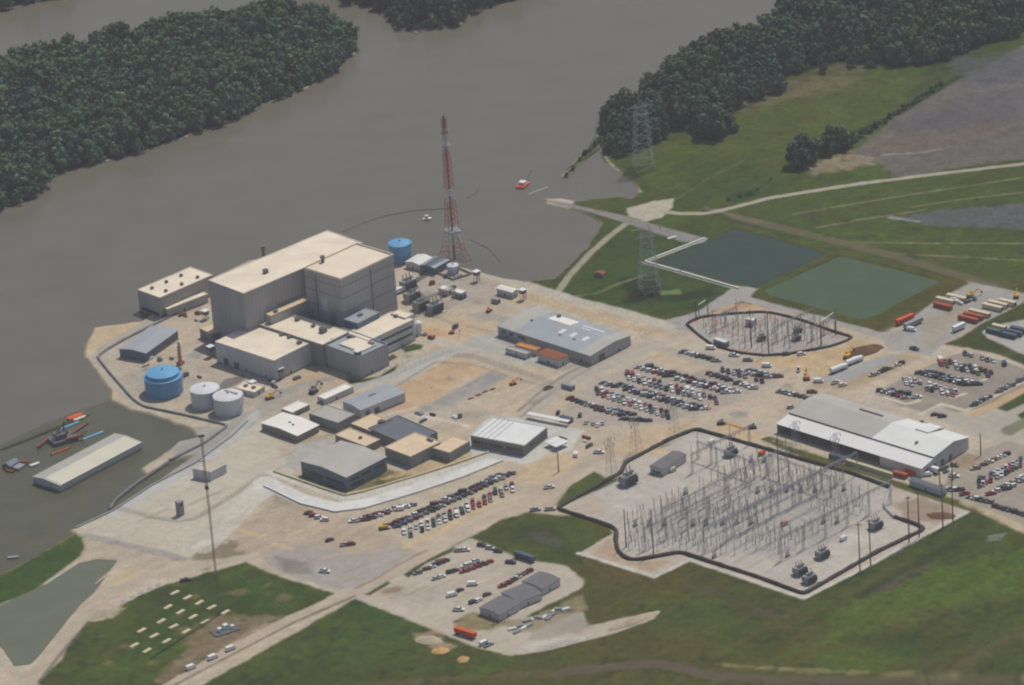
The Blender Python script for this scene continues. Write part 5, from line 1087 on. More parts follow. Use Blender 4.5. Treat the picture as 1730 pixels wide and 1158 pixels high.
for i, (x, y, an, kd, c, wh) in enumerate([(1201,590,-20,'van','white','at the small switchyard lower left edge'),(1240,602,-20,'pickup','white','below the small switchyard barrier'),(1264,610,-15,'pickup','grey','below the small switchyard, right of a white pickup'),(1296,620,-15,'van','white','on the road under the small switchyard'),(1349,626,80,'pickup','white','on orange dirt right of the central car park'),(1354,600,10,'suv','white','against the small switchyard lower barrier'),(1329,600,10,'suv','black','tight against the small switchyard lower barrier'),(1383,646,-10,'van','white','beside the excavator on the dirt road'),(1413,648,20,'pickup','white','left of two near the grey ramp'),(1424,652,20,'suv','white','right of two near the grey ramp'),(1337,690,0,'suv','silver','at the top left corner of the huge warehouse'),(1372,664,-10,'pickup','maroon','by the far corner of the huge warehouse'),
  (991,715,70,'sedan','silver','first of four in front of the gate'),(1002,717,90,'sedan','tan','second of four in front of the gate'),(1011,720,60,'sedan','white','third of four in front of the gate'),(1018,716,80,'sedan','silver','last of four in front of the gate'),(943,699,80,'suv','black','alone left of the gate lane'),(980,703,85,'suv','dark blue','alone in the gate lane'),(973,770,85,'van','white','on the dirt right of the entrance building'),(1012,766,-10,'pickup','white','near the lattice tower by the switchyard corner'),(928,825,10,'pickup','white','on the dirt track below the switchyard corner'),(927,657,30,'pickup','grey','on the fenced patrol lane'),(905,863,5,'pickup','silver','beside the left tip of the large switchyard'),(930,862,0,'pickup','silver','tight by the left tip of the large switchyard'),
  (557,914,30,'sedan','black','small and alone on the lower dirt yard'),(584,922,10,'pickup','silver','left of a maroon one on the dirt yard'),(593,921,10,'suv','maroon','right of a silver pickup on the dirt yard'),(549,967,-20,'pickup','white','at the lower edge of the dirt yard'),(813.7,923,-25,'suv','black','left of three at the top edge of the hut yard'),(828,928,-25,'suv','silver','middle of three at the top edge of the hut yard'),(842,933,-25,'suv','black','right of three at the top edge of the hut yard'),(777,932,-5,'pickup','silver','above the first row in the hut yard'),(785,931,-5,'pickup','white','uppermost in the hut yard lot'),(863,952,-25,'pickup','black','left of the long dark blue trailer'),(764,1007,20,'van','white','alone in the middle of the hut yard'),(777,999,40,'sedan','black','just above a lone white van'),(799,989,0,'van','white','between the rows and the huts'),(775,1032,-10,'pickup','white','left of the nearest hut'),(799,1019,40,'suv','black','at the corner of the nearest hut'),(809,1016,50,'suv','white','touching the corner of the nearest hut'),(823,1006,30,'sedan','maroon','beside the nearest hut roof'),(818,1089,40,'van','white','right of the bright orange trailer'),(826,1091,40,'pickup','silver','beside a white van near the orange trailer'),
  (323,1130,38,'van','white','lowest of three beside the lower left road'),(360,1113,36,'van','white','middle of three beside the lower left road'),(390,1098,36,'van','white','highest of three beside the lower left road'),(314,982,10,'pickup','dark blue','on grass above the pale slabs'),(1540,559,-30,'van','white','behind the grey box trailer'),(1545,591,-40,'pickup','black','on the road junction below the container yard'),(1613,788,-30,'suv','grey','beside the brown triangle island'),(1612,806,-20,'pickup','white','below the brown triangle island'),(1566,804,0,'van','white','beside the bright orange box'),(1630,836,20,'pickup','red','at the lower left of the right car park'),(1557,716,80,'sedan','black','at the end of the warehouse road'),(1580,702,0,'sedan','black','left of two under the far lot kerb'),(1592,705,0,'suv','black','right of two under the far lot kerb')]):
    car1(x, y, an, kd, c, wh)
carrow((608,881),(688,856), 8, 6, 'short double row of front lot', True); carrow((662,892),(853,803), 22, 6, 'long double row of front lot', True, 'd', .02); carrow((684,905),(866,825), 20, 93, 'tall double row of front lot', True, 'w', .12)
carrow((521,869),(549,880), 4, -10, 'four car row by the white bands', pal='r')
carrow((698,973),(752,949), 8, 20, 'top row of the hut yard lot', pal='d'); carrow((737,979),(802,951), 9, 20, 'second row of the hut yard lot'); carrow((786,967),(826,951), 5, 20, 'third row of the hut yard lot', pal='r'); carrow((843,995),(893,967), 9, 25, 'row beside the dark hut roofs', pal='r')
FL = 'far lot'
carrow((1631,599),(1697,616), 8, 93, f'back row of the {FL}', pal='d'); carrow((1590,613),(1676,634), 11, 93, f'second upright row of the {FL}', True); carrow((1556,629),(1642,651), 12, -4, f'long slanted row of the {FL}', True, 'd'); carrow((1530,645),(1617,667), 11, 93, f'third upright row of the {FL}', True, 'w'); carrow((1497,661),(1539,673), 6, -4, f'short lowest row of the {FL}', True)
carrow((1468,638),(1528,613), 11, 15, 'dark row along the orange bank', pal='d'); carrow((1645,686),(1732,640), 15, 20, f'row along the lower kerb of the {FL}', pal='d')
RL = 'lower right lot'
carrow((1648,793),(1700,769), 8, 15, f'top row of the {RL}'); carrow((1655,818),(1724,783), 12, 80, f'middle row of the {RL}', True); carrow((1683,834),(1745,802), 8, 15, f'third row of the {RL}', True); carrow((1639,842),(1672,850), 5, -20, f'lower left row of the {RL}', pal='d'); carrow((1683,857),(1735,872), 7, -20, f'lowest row of the {RL}', pal='d'); carrow((1594,829),(1621,829), 6, 0, 'row beyond the grey store shed', pal='w')
cars.sort(key=lambda c_: (c_[0][0]-CAM[0])**2+(c_[0][1]-CAM[1])**2)
for q, an, kd, c, lb in cars[:300]:
    o = bpy.data.objects.new('parked_'+('car' if kd in ('sedan', 'suv') else kd), carmesh(kd, c)[0]); C.objects.link(o)
    o.location = (q[0], q[1], .02); o.rotation_euler = (0, 0, an); o.scale = (1.1,)*3; tag(o, lb, kd if kd != 'sedan' else 'car', 'vehicles parked around the plant')
big = MB(); mats = []
for q, an, kd, c, lb in cars[300:]:
    me, b = carmesh(kd, c); ca, sa = math.cos(an), math.sin(an)
    for m_ in (paintm(c), GL, M['tyre']):
        if m_ not in mats: mats.append(m_)
    ids = [mats.index(m_) for m_ in (paintm(c), GL, M['tyre'])]; o_ = len(big.v)
    big.v += [(q[0]+1.1*(x*ca-y*sa), q[1]+1.1*(x*sa+y*ca), 1.1*z+.02) for x, y, z in b.v]; big.f += [tuple(i+o_ for i in f) for f in b.f]; big.m += [ids[k] for k in b.m]
if big.v: tag(big.build('distant_parked_cars', mats), 'far rows of mixed parked cars beyond the plant', 'cars', kind='stuff')

# heavy machines, barges, boats, slabs -------------------------------------
def machine(name, x, y, an, label, cat, mt='yel', boom=True, s=1.0):
    t_ = thing(name, label, cat, at(x, y), R(an)); t_.scale = (s, s, s)
    for Y in (-1.2, 1.2): b = MB(); b.box(-2, 2, Y-.35, Y+.35, 0, .9); b.bar((-2, Y-.35, .45), (-2, Y+.35, .45), .45, 10); b.bar((2, Y-.35, .45), (2, Y+.35, .45), .45, 10); b.build('track', M['tyre'], t_)
    b = MB(); b.box(-2, 1.4, -1.3, 1.3, 1.0, 2.3); b.box(.2, 1.5, .1, 1.3, 2.3, 3.1); b.build('body', M[mt], t_)
    if boom:
        b = MB(); b.bar((1.2,-.3,1.8), (4.5,-.3,4.4), .3); b.bar((4.5,-.3,4.4), (7,-.3,2.2), .24); b.build('boom', M[mt], t_)
        b = MB(); b.box(6.6, 7.6, -.8, .2, 1.2, 2.2); b.build('bucket', M['dsteel'], t_)
    else: b = MB(); b.box(2.3, 2.7, -1.7, 1.7, .1, 1.2); b.build('blade', M[mt], t_)
machine('excavator', 1432, 605, 60, 'yellow excavator beside the white tanker trucks', 'excavator', s=1.15)
machine('bulldozer', 648, 894, 10, 'yellow machine at the left end of the long front row', 'bulldozer', boom=False)
machine('excavator', 1363, 641, 90, 'brown excavator at the road crossing by the dirt mound', 'excavator', 'orange', s=1.1)
machine('loader', 1640, 502, 20, 'yellow lift among containers in the container yard', 'loader'); machine('loader', 1717, 503, 80, 'yellow lift at the far right of the container yard', 'loader')
machine('loader', 456, 674, 30, 'pale yellow machine by the filter hut', 'loader'); machine('excavator', 763, 564, 10, 'small red excavator on orange dirt right of the service building', 'excavator', 'red', s=.7)
machine('excavator', 867, 650, 35, 'orange digger at the end of a line of spoil', 'excavator', 'orange', s=.8); machine('loader', 530, 664, 60, 'dark machine left of the narrow white hut', 'loader', 'dsteel', s=1.2)
machine('loader', 826, 527, 60, 'small red loader in the middle dirt yard', 'loader', 'red', False, .8); machine('loader', 1198, 690, 90, 'yellow loader at the lower end of the central car park', 'loader', s=.6)
machine('loader', 1218, 717, 0, 'dark loader left of the line of orange earth heaps', 'loader', 'dsteel', False, .9); machine('loader', 1271, 724, 0, 'dark loader right of the line of orange earth heaps', 'loader', 'dsteel', False, .9)
t_ = thing('crawler_crane', 'small red and grey crane standing between blue tank and shed', 'crane', at(305, 616), R(60)); b = MB(); b.lattice(13, 1.6, 1, 7, .14, z0=1); b.build('mast', M['red'], t_); b = MB(); b.box(-2,2,-1.5,1.5,-.2,2); b.build('body', M['red'], t_); b = MB(); b.bar((-4,0,12.6), (4,0,13.4), .35); b.build('jib', M['whitep'], t_)
for x, y, lb in ((1415,628,'white tanker truck nearer the white vans'),(1441,615,'white tanker truck nearer the dirt mound')):
    t_ = thing('tanker_truck', lb, 'tanker', at(x, y), R(35)); b = MB(); b.bar((-5,0,2.3), (4,0,2.3), 1.5, 16); b.build('tank', M['whitep'], t_); b = MB(); b.box(4.5,7,-1.2,1.2,.6,3); b.build('cab', M['whitep'], t_)
    for X in (-4,-2.8,3,6): b = MB(); b.bar((X,-1.2,.5), (X,1.2,.5), .5, 10); b.build('wheel', M['tyre'], t_)
def mound(name, x, y, rx, ry, hh, an, mt, label, cat, n=18):
    b = MB(); vs = []; K = 7
    for j in range(K):
        for k in range(n):
            a0 = 2*math.pi*k/n; t = 1-j/(K-1); q = t*(1+random.uniform(-.12,.12)); vs.append((rx*q*math.cos(a0), ry*q*math.sin(a0), (hh*(1-t**1.6))*random.uniform(.8,1.1)-.15))
    fs = [(j*n+k, j*n+(k+1) % n, (j+1)*n+(k+1) % n, (j+1)*n+k) for j in range(K-1) for k in range(n)]
    b.add(vs, fs); o = b.build(name, mt, smooth=True); o.location = at(x, y); o.rotation_euler = (0, 0, R(an)); return tag(o, label, cat)
DS = mat('dark_soil', A(112,88,70), .95, .25, .3); OS = mat('orange_soil', A(196,158,106), .95, .15, .3); TS = mat('pale_soil', A(176,160,138), .95, .15, .3)
mound('dirt_mound', 1461, 593, 11, 7, 2.6, 30, DS, 'dark brown dirt mound behind the excavator', 'dirt mound')
mound('dirt_mound', 1478, 588, 6, 4, 2.2, 10, DS, 'smaller dark dirt mound at the road bend', 'dirt mound')
mound('dirt_mound', 744, 1100, 5, 3.5, 1.2, 0, OS, 'orange earth mound left of the grass track', 'dirt mound'); mound('dirt_mound', 783, 1113, 3.5, 2.5, 1.0, 0, OS, 'lone orange earth mound on the grass', 'dirt mound'); mound('dirt_mound', 725, 1082, 8, 5, 1.4, -20, TS, 'wide dull mound on the grass left of the orange trailer', 'dirt mound')
mound('spoil_bank', 1070, 1050, 17, 4, 1.8, 32, TS, 'long spoil bank pointing into the grass at the lower middle', 'spoil bank'); mound('rubble_bank', 940, 1090, 16, 3.5, 1.2, 22, M['rock'], 'pale rubble bank under the hut yard', 'rubble')
mound('dirt_mound', 1590, 872, 9, 5, 1.3, -20, DS, 'dark soil heap right of the large switchyard', 'dirt mound')
for i, (x, y) in enumerate(((795,674),(808,668),(820,662),(832,658))): mound('spoil_heap', x, y, 3, 1.4, .9, 35, DS, f'small dark spoil heap, {ordn(i)} from the left in the middle yard line', 'spoil heap', 10)
for i in range(5): mound('earth_heap', 1228+i*8, 716+i*2.4, 2.6, 1.6, 1.2, -40, OS, f'orange earth heap, {ordn(i)} from the left in the line above the large switchyard', 'earth heap', 8)
def slabs():
    pts = zm(0,880,4.165,[(1230,510),(1320,543),(1403,580),(1490,613),(1585,648),(1183,610),(1270,645),(1358,680),(1445,715),(1135,710),(1222,747),(1310,782),(997,775),(1085,813),(1172,850),(945,880),(1035,917)])
    b = MB(); b.box(-2.8,2.8,-1.15,1.15,-.3,.45); b.box(-2.4,2.4,-.8,.8,.45,.6); proto = b.build('concrete_slab', M['slab'])
    rows = ['top diagonal row']*5+['second diagonal row']*4+['third diagonal row']*3+['fourth diagonal row']*3+['lowest diagonal pair']*2; cnt = {}
    for i, (x, y) in enumerate(pts):
        o = proto if i == 0 else proto.copy()
        if i: C.objects.link(o)
        cnt[rows[i]] = cnt.get(rows[i], -1)+1; o.location = at(x, y); o.rotation_euler = (0, 0, R(48+random.uniform(-4,4))); tag(o, f'small pale slab on grass, {ordn(cnt[rows[i]])} from the left in the {rows[i]}', 'slab', 'pale slabs laid out on the grass')
slabs()
# rubble rows on grass
for i, (x, y) in enumerate(((210,1015),(225,1008),(240,1001),(255,994),(268,988))): mound('rubble_pile', x, y, 4, 1.8, .9, 40, M['rock'], f'pale rubble pile, {ordn(i)} from the left along the lower left track', 'rubble', 10)
t_ = thing('equipment_hut', 'dark equipment platform with white boxes at the mast foot', 'equipment', at(380, 1066), R(30)); b = MB(); b.box(-7,7,-4,4,-.3,.6); b.build('platform', M['dsteel'], t_)
for x, y, s_ in ((-3,0,2),(1,1,2.4),(4,-1,1.8)): b = MB(); b.box(x-s_/2,x+s_/2,y-s_/2,y+s_/2,.6,.6+s_); b.build('cabinet', M['whitep'], t_)
# material stacks in hut yard
for i in range(16):
    x, y = 866+i*6+random.uniform(-2,2), 1066-i*2.6+random.uniform(-7,7); b = MB(); b.box(-2.4,2.4,-.8,.8,-.1,.7); b.box(-2,2,-.6,.6,.7,1.1)
    o = b.build('material_stack', M['boxgr'] if i % 3 else M['whitep']); o.location = at(x, y); o.rotation_euler = (0,0,R(35+random.uniform(-15,15))); tag(o, f'flat {"grey" if i%3 else "white"} material stack, {ordn(i)} from the left below the dark huts', 'material stack', 'material stacks below the huts')
# boats and barges
def hullb(name, x, y, l, wd, an, mt, label, cat='barge', cabin=None, z=-.7, hh=1.2):
    t_ = thing(name, label, cat, at(x, y, z), R(an)); b = MB(); n = 6
    sec = [(-l/2, wd*.42, .3), (-l*.42, wd*.5, -.3), (l*.3, wd*.5, -.3), (l*.45, wd*.35, 0), (l/2, wd*.12, .4)]; vs = []
    for X, w_, zb in sec: vs += [(X,-w_,hh),(X,w_,hh),(X,w_*.8,zb),(X,-w_*.8,zb)]
    fs = [(0,1,2,3), tuple(4*(len(sec)-1)+k for k in (3,2,1,0))]
    for i in range(len(sec)-1):
        for k in range(4): fs.append((4*i+k, 4*(i+1)+k, 4*(i+1)+(k+1) % 4, 4*i+(k+1) % 4))
    b.add(vs, fs); b.build('hull', M[mt], t_)
    if cabin: b = MB(); b.box(-l*.2, l*.1, -wd*.3, wd*.3, hh, hh+1.8); b.box(-l*.23, l*.13, -wd*.34, wd*.34, hh+1.81, hh+1.95); b.build('cabin', M[cabin], t_)
    return t_
hullb('motor_boat', 722, 372, 5.5, 2.4, 10, 'whitep', 'small white boat on the river left of the red tower', 'boat', 'whitep')
t_ = hullb('work_barge', 884, 314, 11, 6, 62, 'or', 'orange barge with a white cabin out on the river', 'barge', 'whitep'); b = MB(); b.bar((3,0,1.2), (13,0,5.5), .35); b.build('crane_boom', M['dsteel'], t_)
hullb('work_barge', 127, 706, 10, 4, 38, 'or', 'orange pontoon at the tip of the flooded landing'); hullb('work_barge', 135, 709, 8, 2.5, 38, 'boxcr', 'pale yellow pontoon beside the orange one')
for x, y, l, c, lb in ((117,720,13,'blue','light blue floating pipe near the orange pontoon'),(157,737,14,'blue','light blue floating pipe alone near the long shed'),(102,763,12,'boxred','red floating pipe below the dark wreckage')):
    g0 = at(x, y, -.5); o = MB(); o.bar((-l/2,0,0), (l/2,0,0), .9, 12); o.bar((-l/2-.2,0,0), (-l/2,0,0), 1.05, 12); o.bar((l/2,0,0), (l/2+.2,0,0), 1.05, 12); p_ = o.build('floating_pipe', M[c]); p_.location = g0; p_.rotation_euler = (0,0,R(38)); tag(p_, lb, 'pipe')
t_ = thing('dredge_rig', 'heap of dark dredging gear with a rusty ladder in the flood water', 'dredge', at(106, 745, -.7), R(30)); t_.scale = (1.5,)*3; b = MB(); b.box(-5,5,-3.5,3.5,-.5,1.6); b.box(-3,1,-2,2,1.6,3.6); b.bar((-4,-1,1.6), (-1,0,4.5), .9, 6); b.bar((3,2,1.6), (1,0,4), .8, 6); b.build('hull', M['door'], t_)
for p_, q_ in (((4,0,1.6), (12,2,3)), ((-5,2,1.6), (-11,-1,1)), ((0,-3,1.6), (7,-4,1.8))):
    b = MB(); b.bar(p_, q_, .6); b.build('ladder', M['rust'], t_)
b = MB(); b.bar((0,0,1.6), (2,1,7), .3); b.bar((-3,1,1.6), (2,1,7), .25); b.build('gantry_frame', M['dsteel'], t_)
t_ = thing('flooded_hut', 'tumbled hut and pipes with blue grey sides at the left edge', 'hut', at(26, 790, -.7), R(-35)); b = MB(); b.prism([(-6,-.5),(-6,2.2),(-3,3.6),(0,2.2),(0,-.5)], -4, 4); b.build('body', M['bluew'], t_); b = MB(); b.box(0.5,5,-3,3,-.5,1.6); b.build('deck', M['boxgr'], t_); b = MB(); b.bar((-3,5,1), (5,6,1.4), .7, 8); b.bar((-2,-6,.6), (4,-6,.6), .8, 8); b.build('pipe', M['boxred'], t_)
hullb('motor_boat', 59, 787, 6, 2, 35, 'whitep', 'small white boat left of the long flooded shed', 'boat'); hullb('motor_boat', 175, 788, 4.5, 2.4, 30, 'whitep', 'small white boat moored at the long flooded shed', 'boat', z=-.6)
hullb('skiff', 23, 944, 6, 2, 5, 'boxgr', 'dark half sunk skiff left of the green levee', 'boat', z=-.9)
def boom(pts, label, mt='dsteel', r_=.3, z=-.6):
    P = GA(pts, z); b = MB()
    for a_, c_ in zip(P[:-1], P[1:]): b.bar((*a_, z), (*c_, z), r_, 6)
    tag(b.build('floating_boom', M[mt]), label, 'boom')
boom([(580,392),(610,378),(645,366),(690,357),(745,353),(765,352)], 'long dark floating boom curving behind the turbine hall', r_=.4); boom([(790,335),(800,328),(808,321)], 'short dark drifting boom right of the red tower', r_=.5); boom([(795,405),(825,420),(845,442)], 'dark mooring line curving toward the bank', r_=.25); boom([(893,329),(908,322),(925,317)], 'thin white drifting line near the orange barge', 'whitep', .22)
mound('earth_divider', 176, 974, 10, .9, .2, 62, TS, 'thin pale earth divider across the flooded ditch at lower left', 'dike'); mound('grass_dike', 75, 730, 33, 1.3, .35, 39, mat('weedy_dike', A(80,82,58), .95, .2, .3), 'thin weedy dike line through the water above the wreckage', 'dike'); mound('grass_dike', 985, 268, 24, 1.6, .5, 57, mat('dike_grass', A(78,90,52), .95, .2, .3), 'thin grassy dike running into the river from the woods', 'dike')

# ------------------------------------------------------------------ trees
def leafmat():
    m = bpy.data.materials.new('foliage'); m.use_nodes = True; N = m.node_tree.nodes; L = m.node_tree.links
    b = N['Principled BSDF']; b.inputs['Roughness'].default_value = .8; b.inputs['Specular IOR Level'].default_value = .15
    at_ = N.new('ShaderNodeAttribute'); at_.attribute_name = 'tint'; oi = N.new('ShaderNodeObjectInfo')
    r_ = N.new('ShaderNodeMapRange'); r_.inputs[3].default_value = .8; r_.inputs[4].default_value = 1.25; L.new(oi.outputs['Random'], r_.inputs[0])
    v = N.new('ShaderNodeVectorMath'); v.operation = 'SCALE'; L.new(at_.outputs['Color'], v.inputs[0]); L.new(r_.outputs[0], v.inputs['Scale'])
    L.new(v.outputs[0], b.inputs['Base Color']); return m
LEAF = leafmat(); BARK = mat('bark', (.09,.075,.06), .95, .2, 2)
def crown(seed, h_, rad, nleaf, sz):
    rs = np.random.RandomState(seed); lobes = []
    ex = rs.uniform(.75, 1.25)
    for k in range(15):
        a0 = rs.uniform(0, 2*np.pi); q = rs.uniform(.1, .85)*rad; z = h_*rs.uniform(.2, .85)*(1-.25*(q/rad)**2); lobes.append((q*np.cos(a0)*ex, q*np.sin(a0)/ex, z, rad*rs.uniform(.24, .46)))
    lobes.append((0, 0, h_*.55, rad*.62))
    per = nleaf//len(lobes); cs = []; ns = []
    for lx_, ly_, lz, lr in lobes:
        d = rs.normal(size=(per, 3)); d /= np.linalg.norm(d, axis=1)[:, None]; r_ = lr*rs.uniform(.72, 1.05, per)**.6
        cs.append(np.array([lx_, ly_, lz])+d*r_[:, None]*np.array([1, 1, .85])); ns.append(d)
    cs = np.concatenate(cs); ns = np.concatenate(ns)+rs.normal(size=(len(cs), 3))*.3; ns /= np.linalg.norm(ns, axis=1)[:, None]
    k = cs[:, 2] > h_*.12; cs = cs[k]; ns = ns[k]
    t1 = np.cross(ns, rs.normal(size=ns.shape)); t1 /= np.linalg.norm(t1, axis=1)[:, None]; t2 = np.cross(ns, t1)
    s_ = sz*rs.uniform(.6, 1.3, len(cs))[:, None]
    v = np.stack([cs-t1*s_, cs-t2*s_*.8, cs+t1*s_, cs+t2*s_*.8], 1)      # diamonds
    tint = rs.uniform(.85, 1.15, len(cs))
    return v, tint
def leafobj(name, v, tint, cols, parent=None):
    n = len(v); me = bpy.data.meshes.new(name); me.vertices.add(n*4); me.vertices.foreach_set('co', v.reshape(-1).astype('f'))
    me.loops.add(n*4); me.loops.foreach_set('vertex_index', np.arange(n*4, dtype='i')); me.polygons.add(n); me.polygons.foreach_set('loop_start', np.arange(0, n*4, 4, dtype='i')); me.update(calc_edges=True)
    a_ = me.color_attributes.new('tint', 'FLOAT_COLOR', 'POINT'); c = np.repeat(cols*tint[:, None], 4, 0); a_.data.foreach_set('color', np.concatenate([c, np.ones((n*4, 1))], 1).astype('f').ravel())
    me.materials.append(LEAF); o = bpy.data.objects.new(name, me); C.objects.link(o)
    if parent: o.parent = parent
    return o
LC = [np.array((.062,.106,.058)), np.array((.056,.096,.058)), np.array((.084,.124,.058)), np.array((.052,.086,.056))]
CR = [crown(100+i, 14, 6.2, 900, .8) for i in range(6)]
def wood(name, poly, n, label, hs=(.65, 1.6), edge=0, seed=5, box=None):
    P = GA(poly); rs = np.random.RandomState(seed); lo, hi = P.min(0), P.max(0)
    if box is not None: lo = np.maximum(lo, box[0]); hi = np.minimum(hi, box[1])
    pts = []; tries = 0
    cand = rs.uniform(lo, hi, (n*12, 2)); d = sdf(P, cand[:, 0][None], cand[:, 1][None])[0]; cand = cand[d > edge]; d = d[d > edge]
    cell = set()
    for (x, y), dd in zip(cand, d):
        c_ = (int(x//6.2), int(y//6.2))
        if c_ in cell: continue
        cell.add(c_); pts.append((x, y, dd))
        if len(pts) >= n: break
    vs, ts, cs = [], [], []
    for x, y, dd in pts:
        v, t = CR[rs.randint(6)]; s_ = rs.uniform(*hs)*(.6 if dd < 6 else (.85 if dd < 12 else 1)); a0 = rs.uniform(0, 6.28); ca, sa = math.cos(a0), math.sin(a0)
        if dd > 60 or True:
            k = rs.rand(len(v)) < .8; v = v[k]; t = t[k]
        w_ = v*s_; ww = np.stack([x+w_[..., 0]*ca-w_[..., 1]*sa, y+w_[..., 0]*sa+w_[..., 1]*ca, w_[..., 2]*rs.uniform(.85, 1.15)-.3], -1)
        vs.append(ww); ts.append(t); c = LC[rs.choice(4, p=[.35,.3,.15,.2])]*(1.25 if dd < 10 else 1)*rs.uniform(.75, 1.25); cs.append(np.tile(c, (len(v), 1)))
    o = leafobj(name, np.concatenate(vs), np.concatenate(ts), np.concatenate(cs)); return tag(o, label, 'wood', kind='stuff')
def bb(pxs): q = GA(pxs); return q.min(0), q.max(0)
wood('island_wood', ISL, 1500, 'dense green wood covering the river island', box=bb([(-60,430),(-60,-20),(640,-20),(640,430)]))
wood('far_wood', FARW, 500, 'dense wood on the far bank at the top', box=bb([(430,80),(430,-90),(960,-90),(960,80)]), seed=9)
wood('far_left_wood', FARL, 120, 'dense wood at the top left corner', box=bb([(-60,60),(-60,-60),(160,-60),(160,60)]), seed=12)
wood('bank_wood', WR, 1500, 'dense dark wood on the right river bank', box=bb([(1000,260),(1000,-90),(1800,-90),(1800,260)]), edge=2, seed=15)
# single trees
def tree(i, x, y, s_, label, group, name='broadleaf_tree', sq=1.0):
    t_ = thing(name, label, 'tree', at(x, y), random.uniform(0, 6.28), group); t_.scale = (s_, s_, s_*sq)
    if i not in TM:
        v, t = CR[i % 6]; cr = leafobj('crown', v, t, np.tile(LC[i % 4]*1.05, (len(v), 1)), t_)
        b = MB(); b.bar((0,0,-.5), (0,0,6), .45, 8, r2=.25)
        for k in range(4): a0 = k*1.6; b.bar((0,0,4+k*.6), (3*math.cos(a0), 3*math.sin(a0), 8), .2, 5, r2=.08)
        tk = b.build('trunk', BARK, t_); TM[i] = (cr.data, tk.data)
    else:
        for nm, d_ in zip(('crown', 'trunk'), TM[i]): o = bpy.data.objects.new(nm, d_); C.objects.link(o); o.parent = t_
TM = {}
for k, (x, y, s_, lb) in enumerate([(1343,283,1.25,'leftmost big dark tree of the clump in the right field'),(1360,279,1.35,'big dark tree in the middle of the right field clump'),(1375,270,1.15,'dark tree right of the middle in the field clump'),(1352,268,1.25,'dark tree at the back left of the field clump'),(1393,262,1.05,'dark tree joining the clump to the hedge'),(1405,252,1.3,'rounded dark tree near the hedge end'),(1420,252,1.15,'dark tree at the right side of the field clump'),(1434,246,.8,'small tree where the clump meets the hedge'),
   (1208,230,1.6,'large dark tree jutting from the wood into the field'),(1188,222,1.1,'tree left of the large jutting one'),(1230,220,.9,'smaller tree right of the large jutting one'),(1178,236,.6,'bush below the jutting trees'),(1244,222,.5,'low bush right of the jutting trees'),(1050,262,.9,'tree on the water edge left of the lattice tower'),(1034,256,.8,'leftmost tree on the water edge by the dike'),(1072,252,1.0,'tree on the bank before the lattice tower'),(1100,242,.85,'tree on the bank right of the lattice tower'),(1122,232,.8,'low tree at the wood corner right of the lattice tower'),
   (1150,215,1.2,'tall tree at the wood edge between lattice tower and jutting tree'),(1250,178,1.1,'tree at the wood edge above the jutting tree'),(1280,168,1.0,'tree at the wood edge left of the clearing'),(1312,158,.8,'light tree standing before the wood edge'),(1232,190,.8,'bushy tree in the notch above the jutting tree'),(1392,124,.55,'small tree in the clearing'),(1440,112,.7,'light green tree at the wood edge, left'),(1472,112,.75,'light green tree at the wood edge, middle'),(1505,108,.65,'light green tree at the wood edge, right'),(1560,108,.6,'low tree under the wood edge, far right'),(1700,66,.7,'tree near the top right field corner'),(1718,62,.7,'tree at the top right field corner')]):
    tree(k % 8, x, y, s_, lb, 'single trees at the wood edge')
for k in range(20):
    t = k/19; x = 1440+t*150; y = 242-t*98+math.sin(k*2)*2; tree(k % 8, x, y, (.34 if k < 6 else .24)+.14*(k % 3)/2, f'small hedge bush, {ordn(k)} from the left along the brown field', 'hedge bushes', 'hedge_bush', .8)
for k, (x, y, s_) in enumerate(((957,298,.25),(968,287,.25),(980,272,.25),(988,262,.38),(996,257,.25),(1006,245,.28),(1014,238,.3))): tree(k, x, y, s_, f'low bush on the thin river dike, {ordn(k)} from its open end', 'dike bushes', 'bush', .8)
for k, (x, y, s_) in enumerate(((1085,498,.35),(1100,500,.4),(1232,338,.35),(1250,333,.3),(1266,328,.35),(1280,322,.2),(1302,304,.2))): tree(k, x, y, s_, f'low dark bush on open grass, {ordn(k)} from the left', 'field bushes', 'bush', .55)
hutr = thing('field_hut', 'small dark hut on the grass near the river inlet', 'hut', at(1014, 466), R(-30)); b = MB(); b.box(-3,3,-2,2,-.2,2); b.build('wall', M['browng'], hutr); b = MB(); b.prism([(-3.3,2),(0,2.01+.9),(3.3,2)], -2.2, 2.2); b.build('roof', M['rust'], hutr)

b = MB()
for (xa, ya), (xb, yb) in (((1090,930),(1120,893)), ((1120,893),(1190,935)), ((1190,935),(1240,905)), ((1240,905),(1320,948))):
    A0, B0 = G(xa, ya), G(xb, yb)
    for k in range(14):
        o_ = du*(4+k*5.0); a_ = np.array([*(A0[:2]+o_), 12.4]); c_ = np.array([*(B0[:2]+o_), 12.4]); md = (a_+c_)/2-np.array([0, 0, 1.4]); b.bar(tuple(a_), tuple(md), .05, 3); b.bar(tuple(md), tuple(c_), .05, 3)
tag(b.build('overhead_wires', M['dsteel']), 'thin sagging wires strung between the gantry lines of the large switchyard', 'wires')
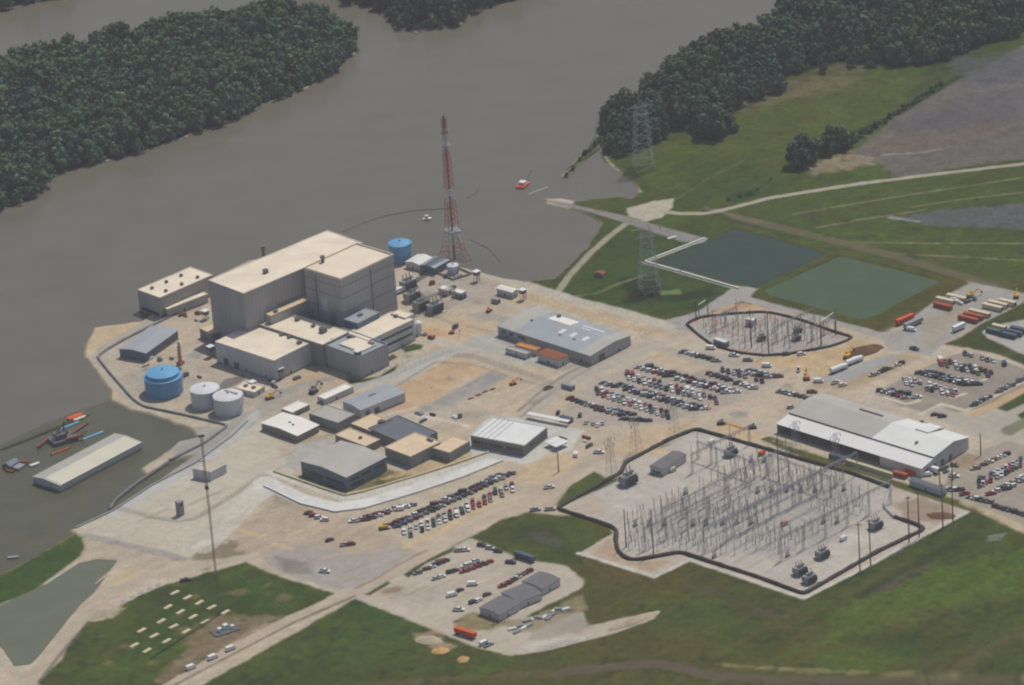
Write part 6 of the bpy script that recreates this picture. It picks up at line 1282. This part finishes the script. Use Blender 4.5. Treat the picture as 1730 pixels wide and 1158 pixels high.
# pipe racks and clutter on the plant yard ----------------------------------
rs = np.random.RandomState(77)
zones = [((690,460),(790,520),14,'dirt yard right of the reactor block'),((440,640),(520,660),5,'ground below the radwaste building'),((240,600),(340,640),7,'ground behind the broad blue tank'),((700,555),(770,575),5,'orange dirt by the silo'),((640,700),(780,715),6,'grey yard behind the tan blocks'),((930,740),(1010,760),6,'ground right of the entrance building'),((400,560),(420,640),0,''),((1590,515),(1720,505),6,'back of the container yard'),((300,530),(335,550),5,'ground beside the intake building'),((1590,790),(1600,800),3,'corner by the orange box')]
for (x0, y0), (x1, y1), n, wh in zones:
    for k, x in enumerate(sorted(rs.uniform(x0, x1, n))):
        y = rs.uniform(min(y0, y1), max(y0, y1)); l, wd, hh = rs.uniform(2, 6), rs.uniform(1, 2.4), rs.uniform(.8, 2.4); b = MB()
        if k % 3 == 0: b.bar((-l/2,0,wd*.4), (l/2,0,wd*.4), wd*.4, 12); b.box(-l*.3,-l*.2,-wd*.4,wd*.4,-.1,.5); b.box(l*.2,l*.3,-wd*.4,wd*.4,-.1,.5)
        else: b.box(-l/2,l/2,-wd/2,wd/2,-.1,hh); b.box(-l*.3,l*.2,-wd*.35,wd*.35,hh,hh+.4)
        mk = ['unit','boxgr','whitep','dsteel','boxbl','rust'][rs.randint(6)]; cn = {'unit':'brown','boxgr':'grey','whitep':'white','dsteel':'dark grey','boxbl':'slate','rust':'rusty'}[mk]
        o = b.build('storage_drum' if k % 3 == 0 else 'equipment_box', M[mk]); o.location = at(x, y); o.rotation_euler = (0,0,R(rs.choice([42,-48])+rs.uniform(-8,8)))
        tag(o, f'{cn} {"drum" if k%3==0 else "box"}, {ordn(k)} from left, {wh}', 'drum' if k % 3 == 0 else 'box', f'clutter on the {wh}')

# ------------------------------------------------------------------ haze
if HAZE:
    b = MB(); b.box(-3200, 3200, -3200, 5000, -6, 1100); hz = b.build('haze', []); m_ = bpy.data.materials.new('haze'); m_.use_nodes = True; N = m_.node_tree.nodes; N.clear()
    vo = N.new('ShaderNodeVolumePrincipled'); vo.inputs['Density'].default_value = HAZE; vo.inputs['Color'].default_value = (.95,.96,1,1); vo.inputs['Anisotropy'].default_value = .1
    ou = N.new('ShaderNodeOutputMaterial'); m_.node_tree.links.new(vo.outputs[0], ou.inputs['Volume']); hz.data.materials.append(m_); tag(hz, 'thin pale haze filling the air over the river plain', 'haze', kind='stuff')
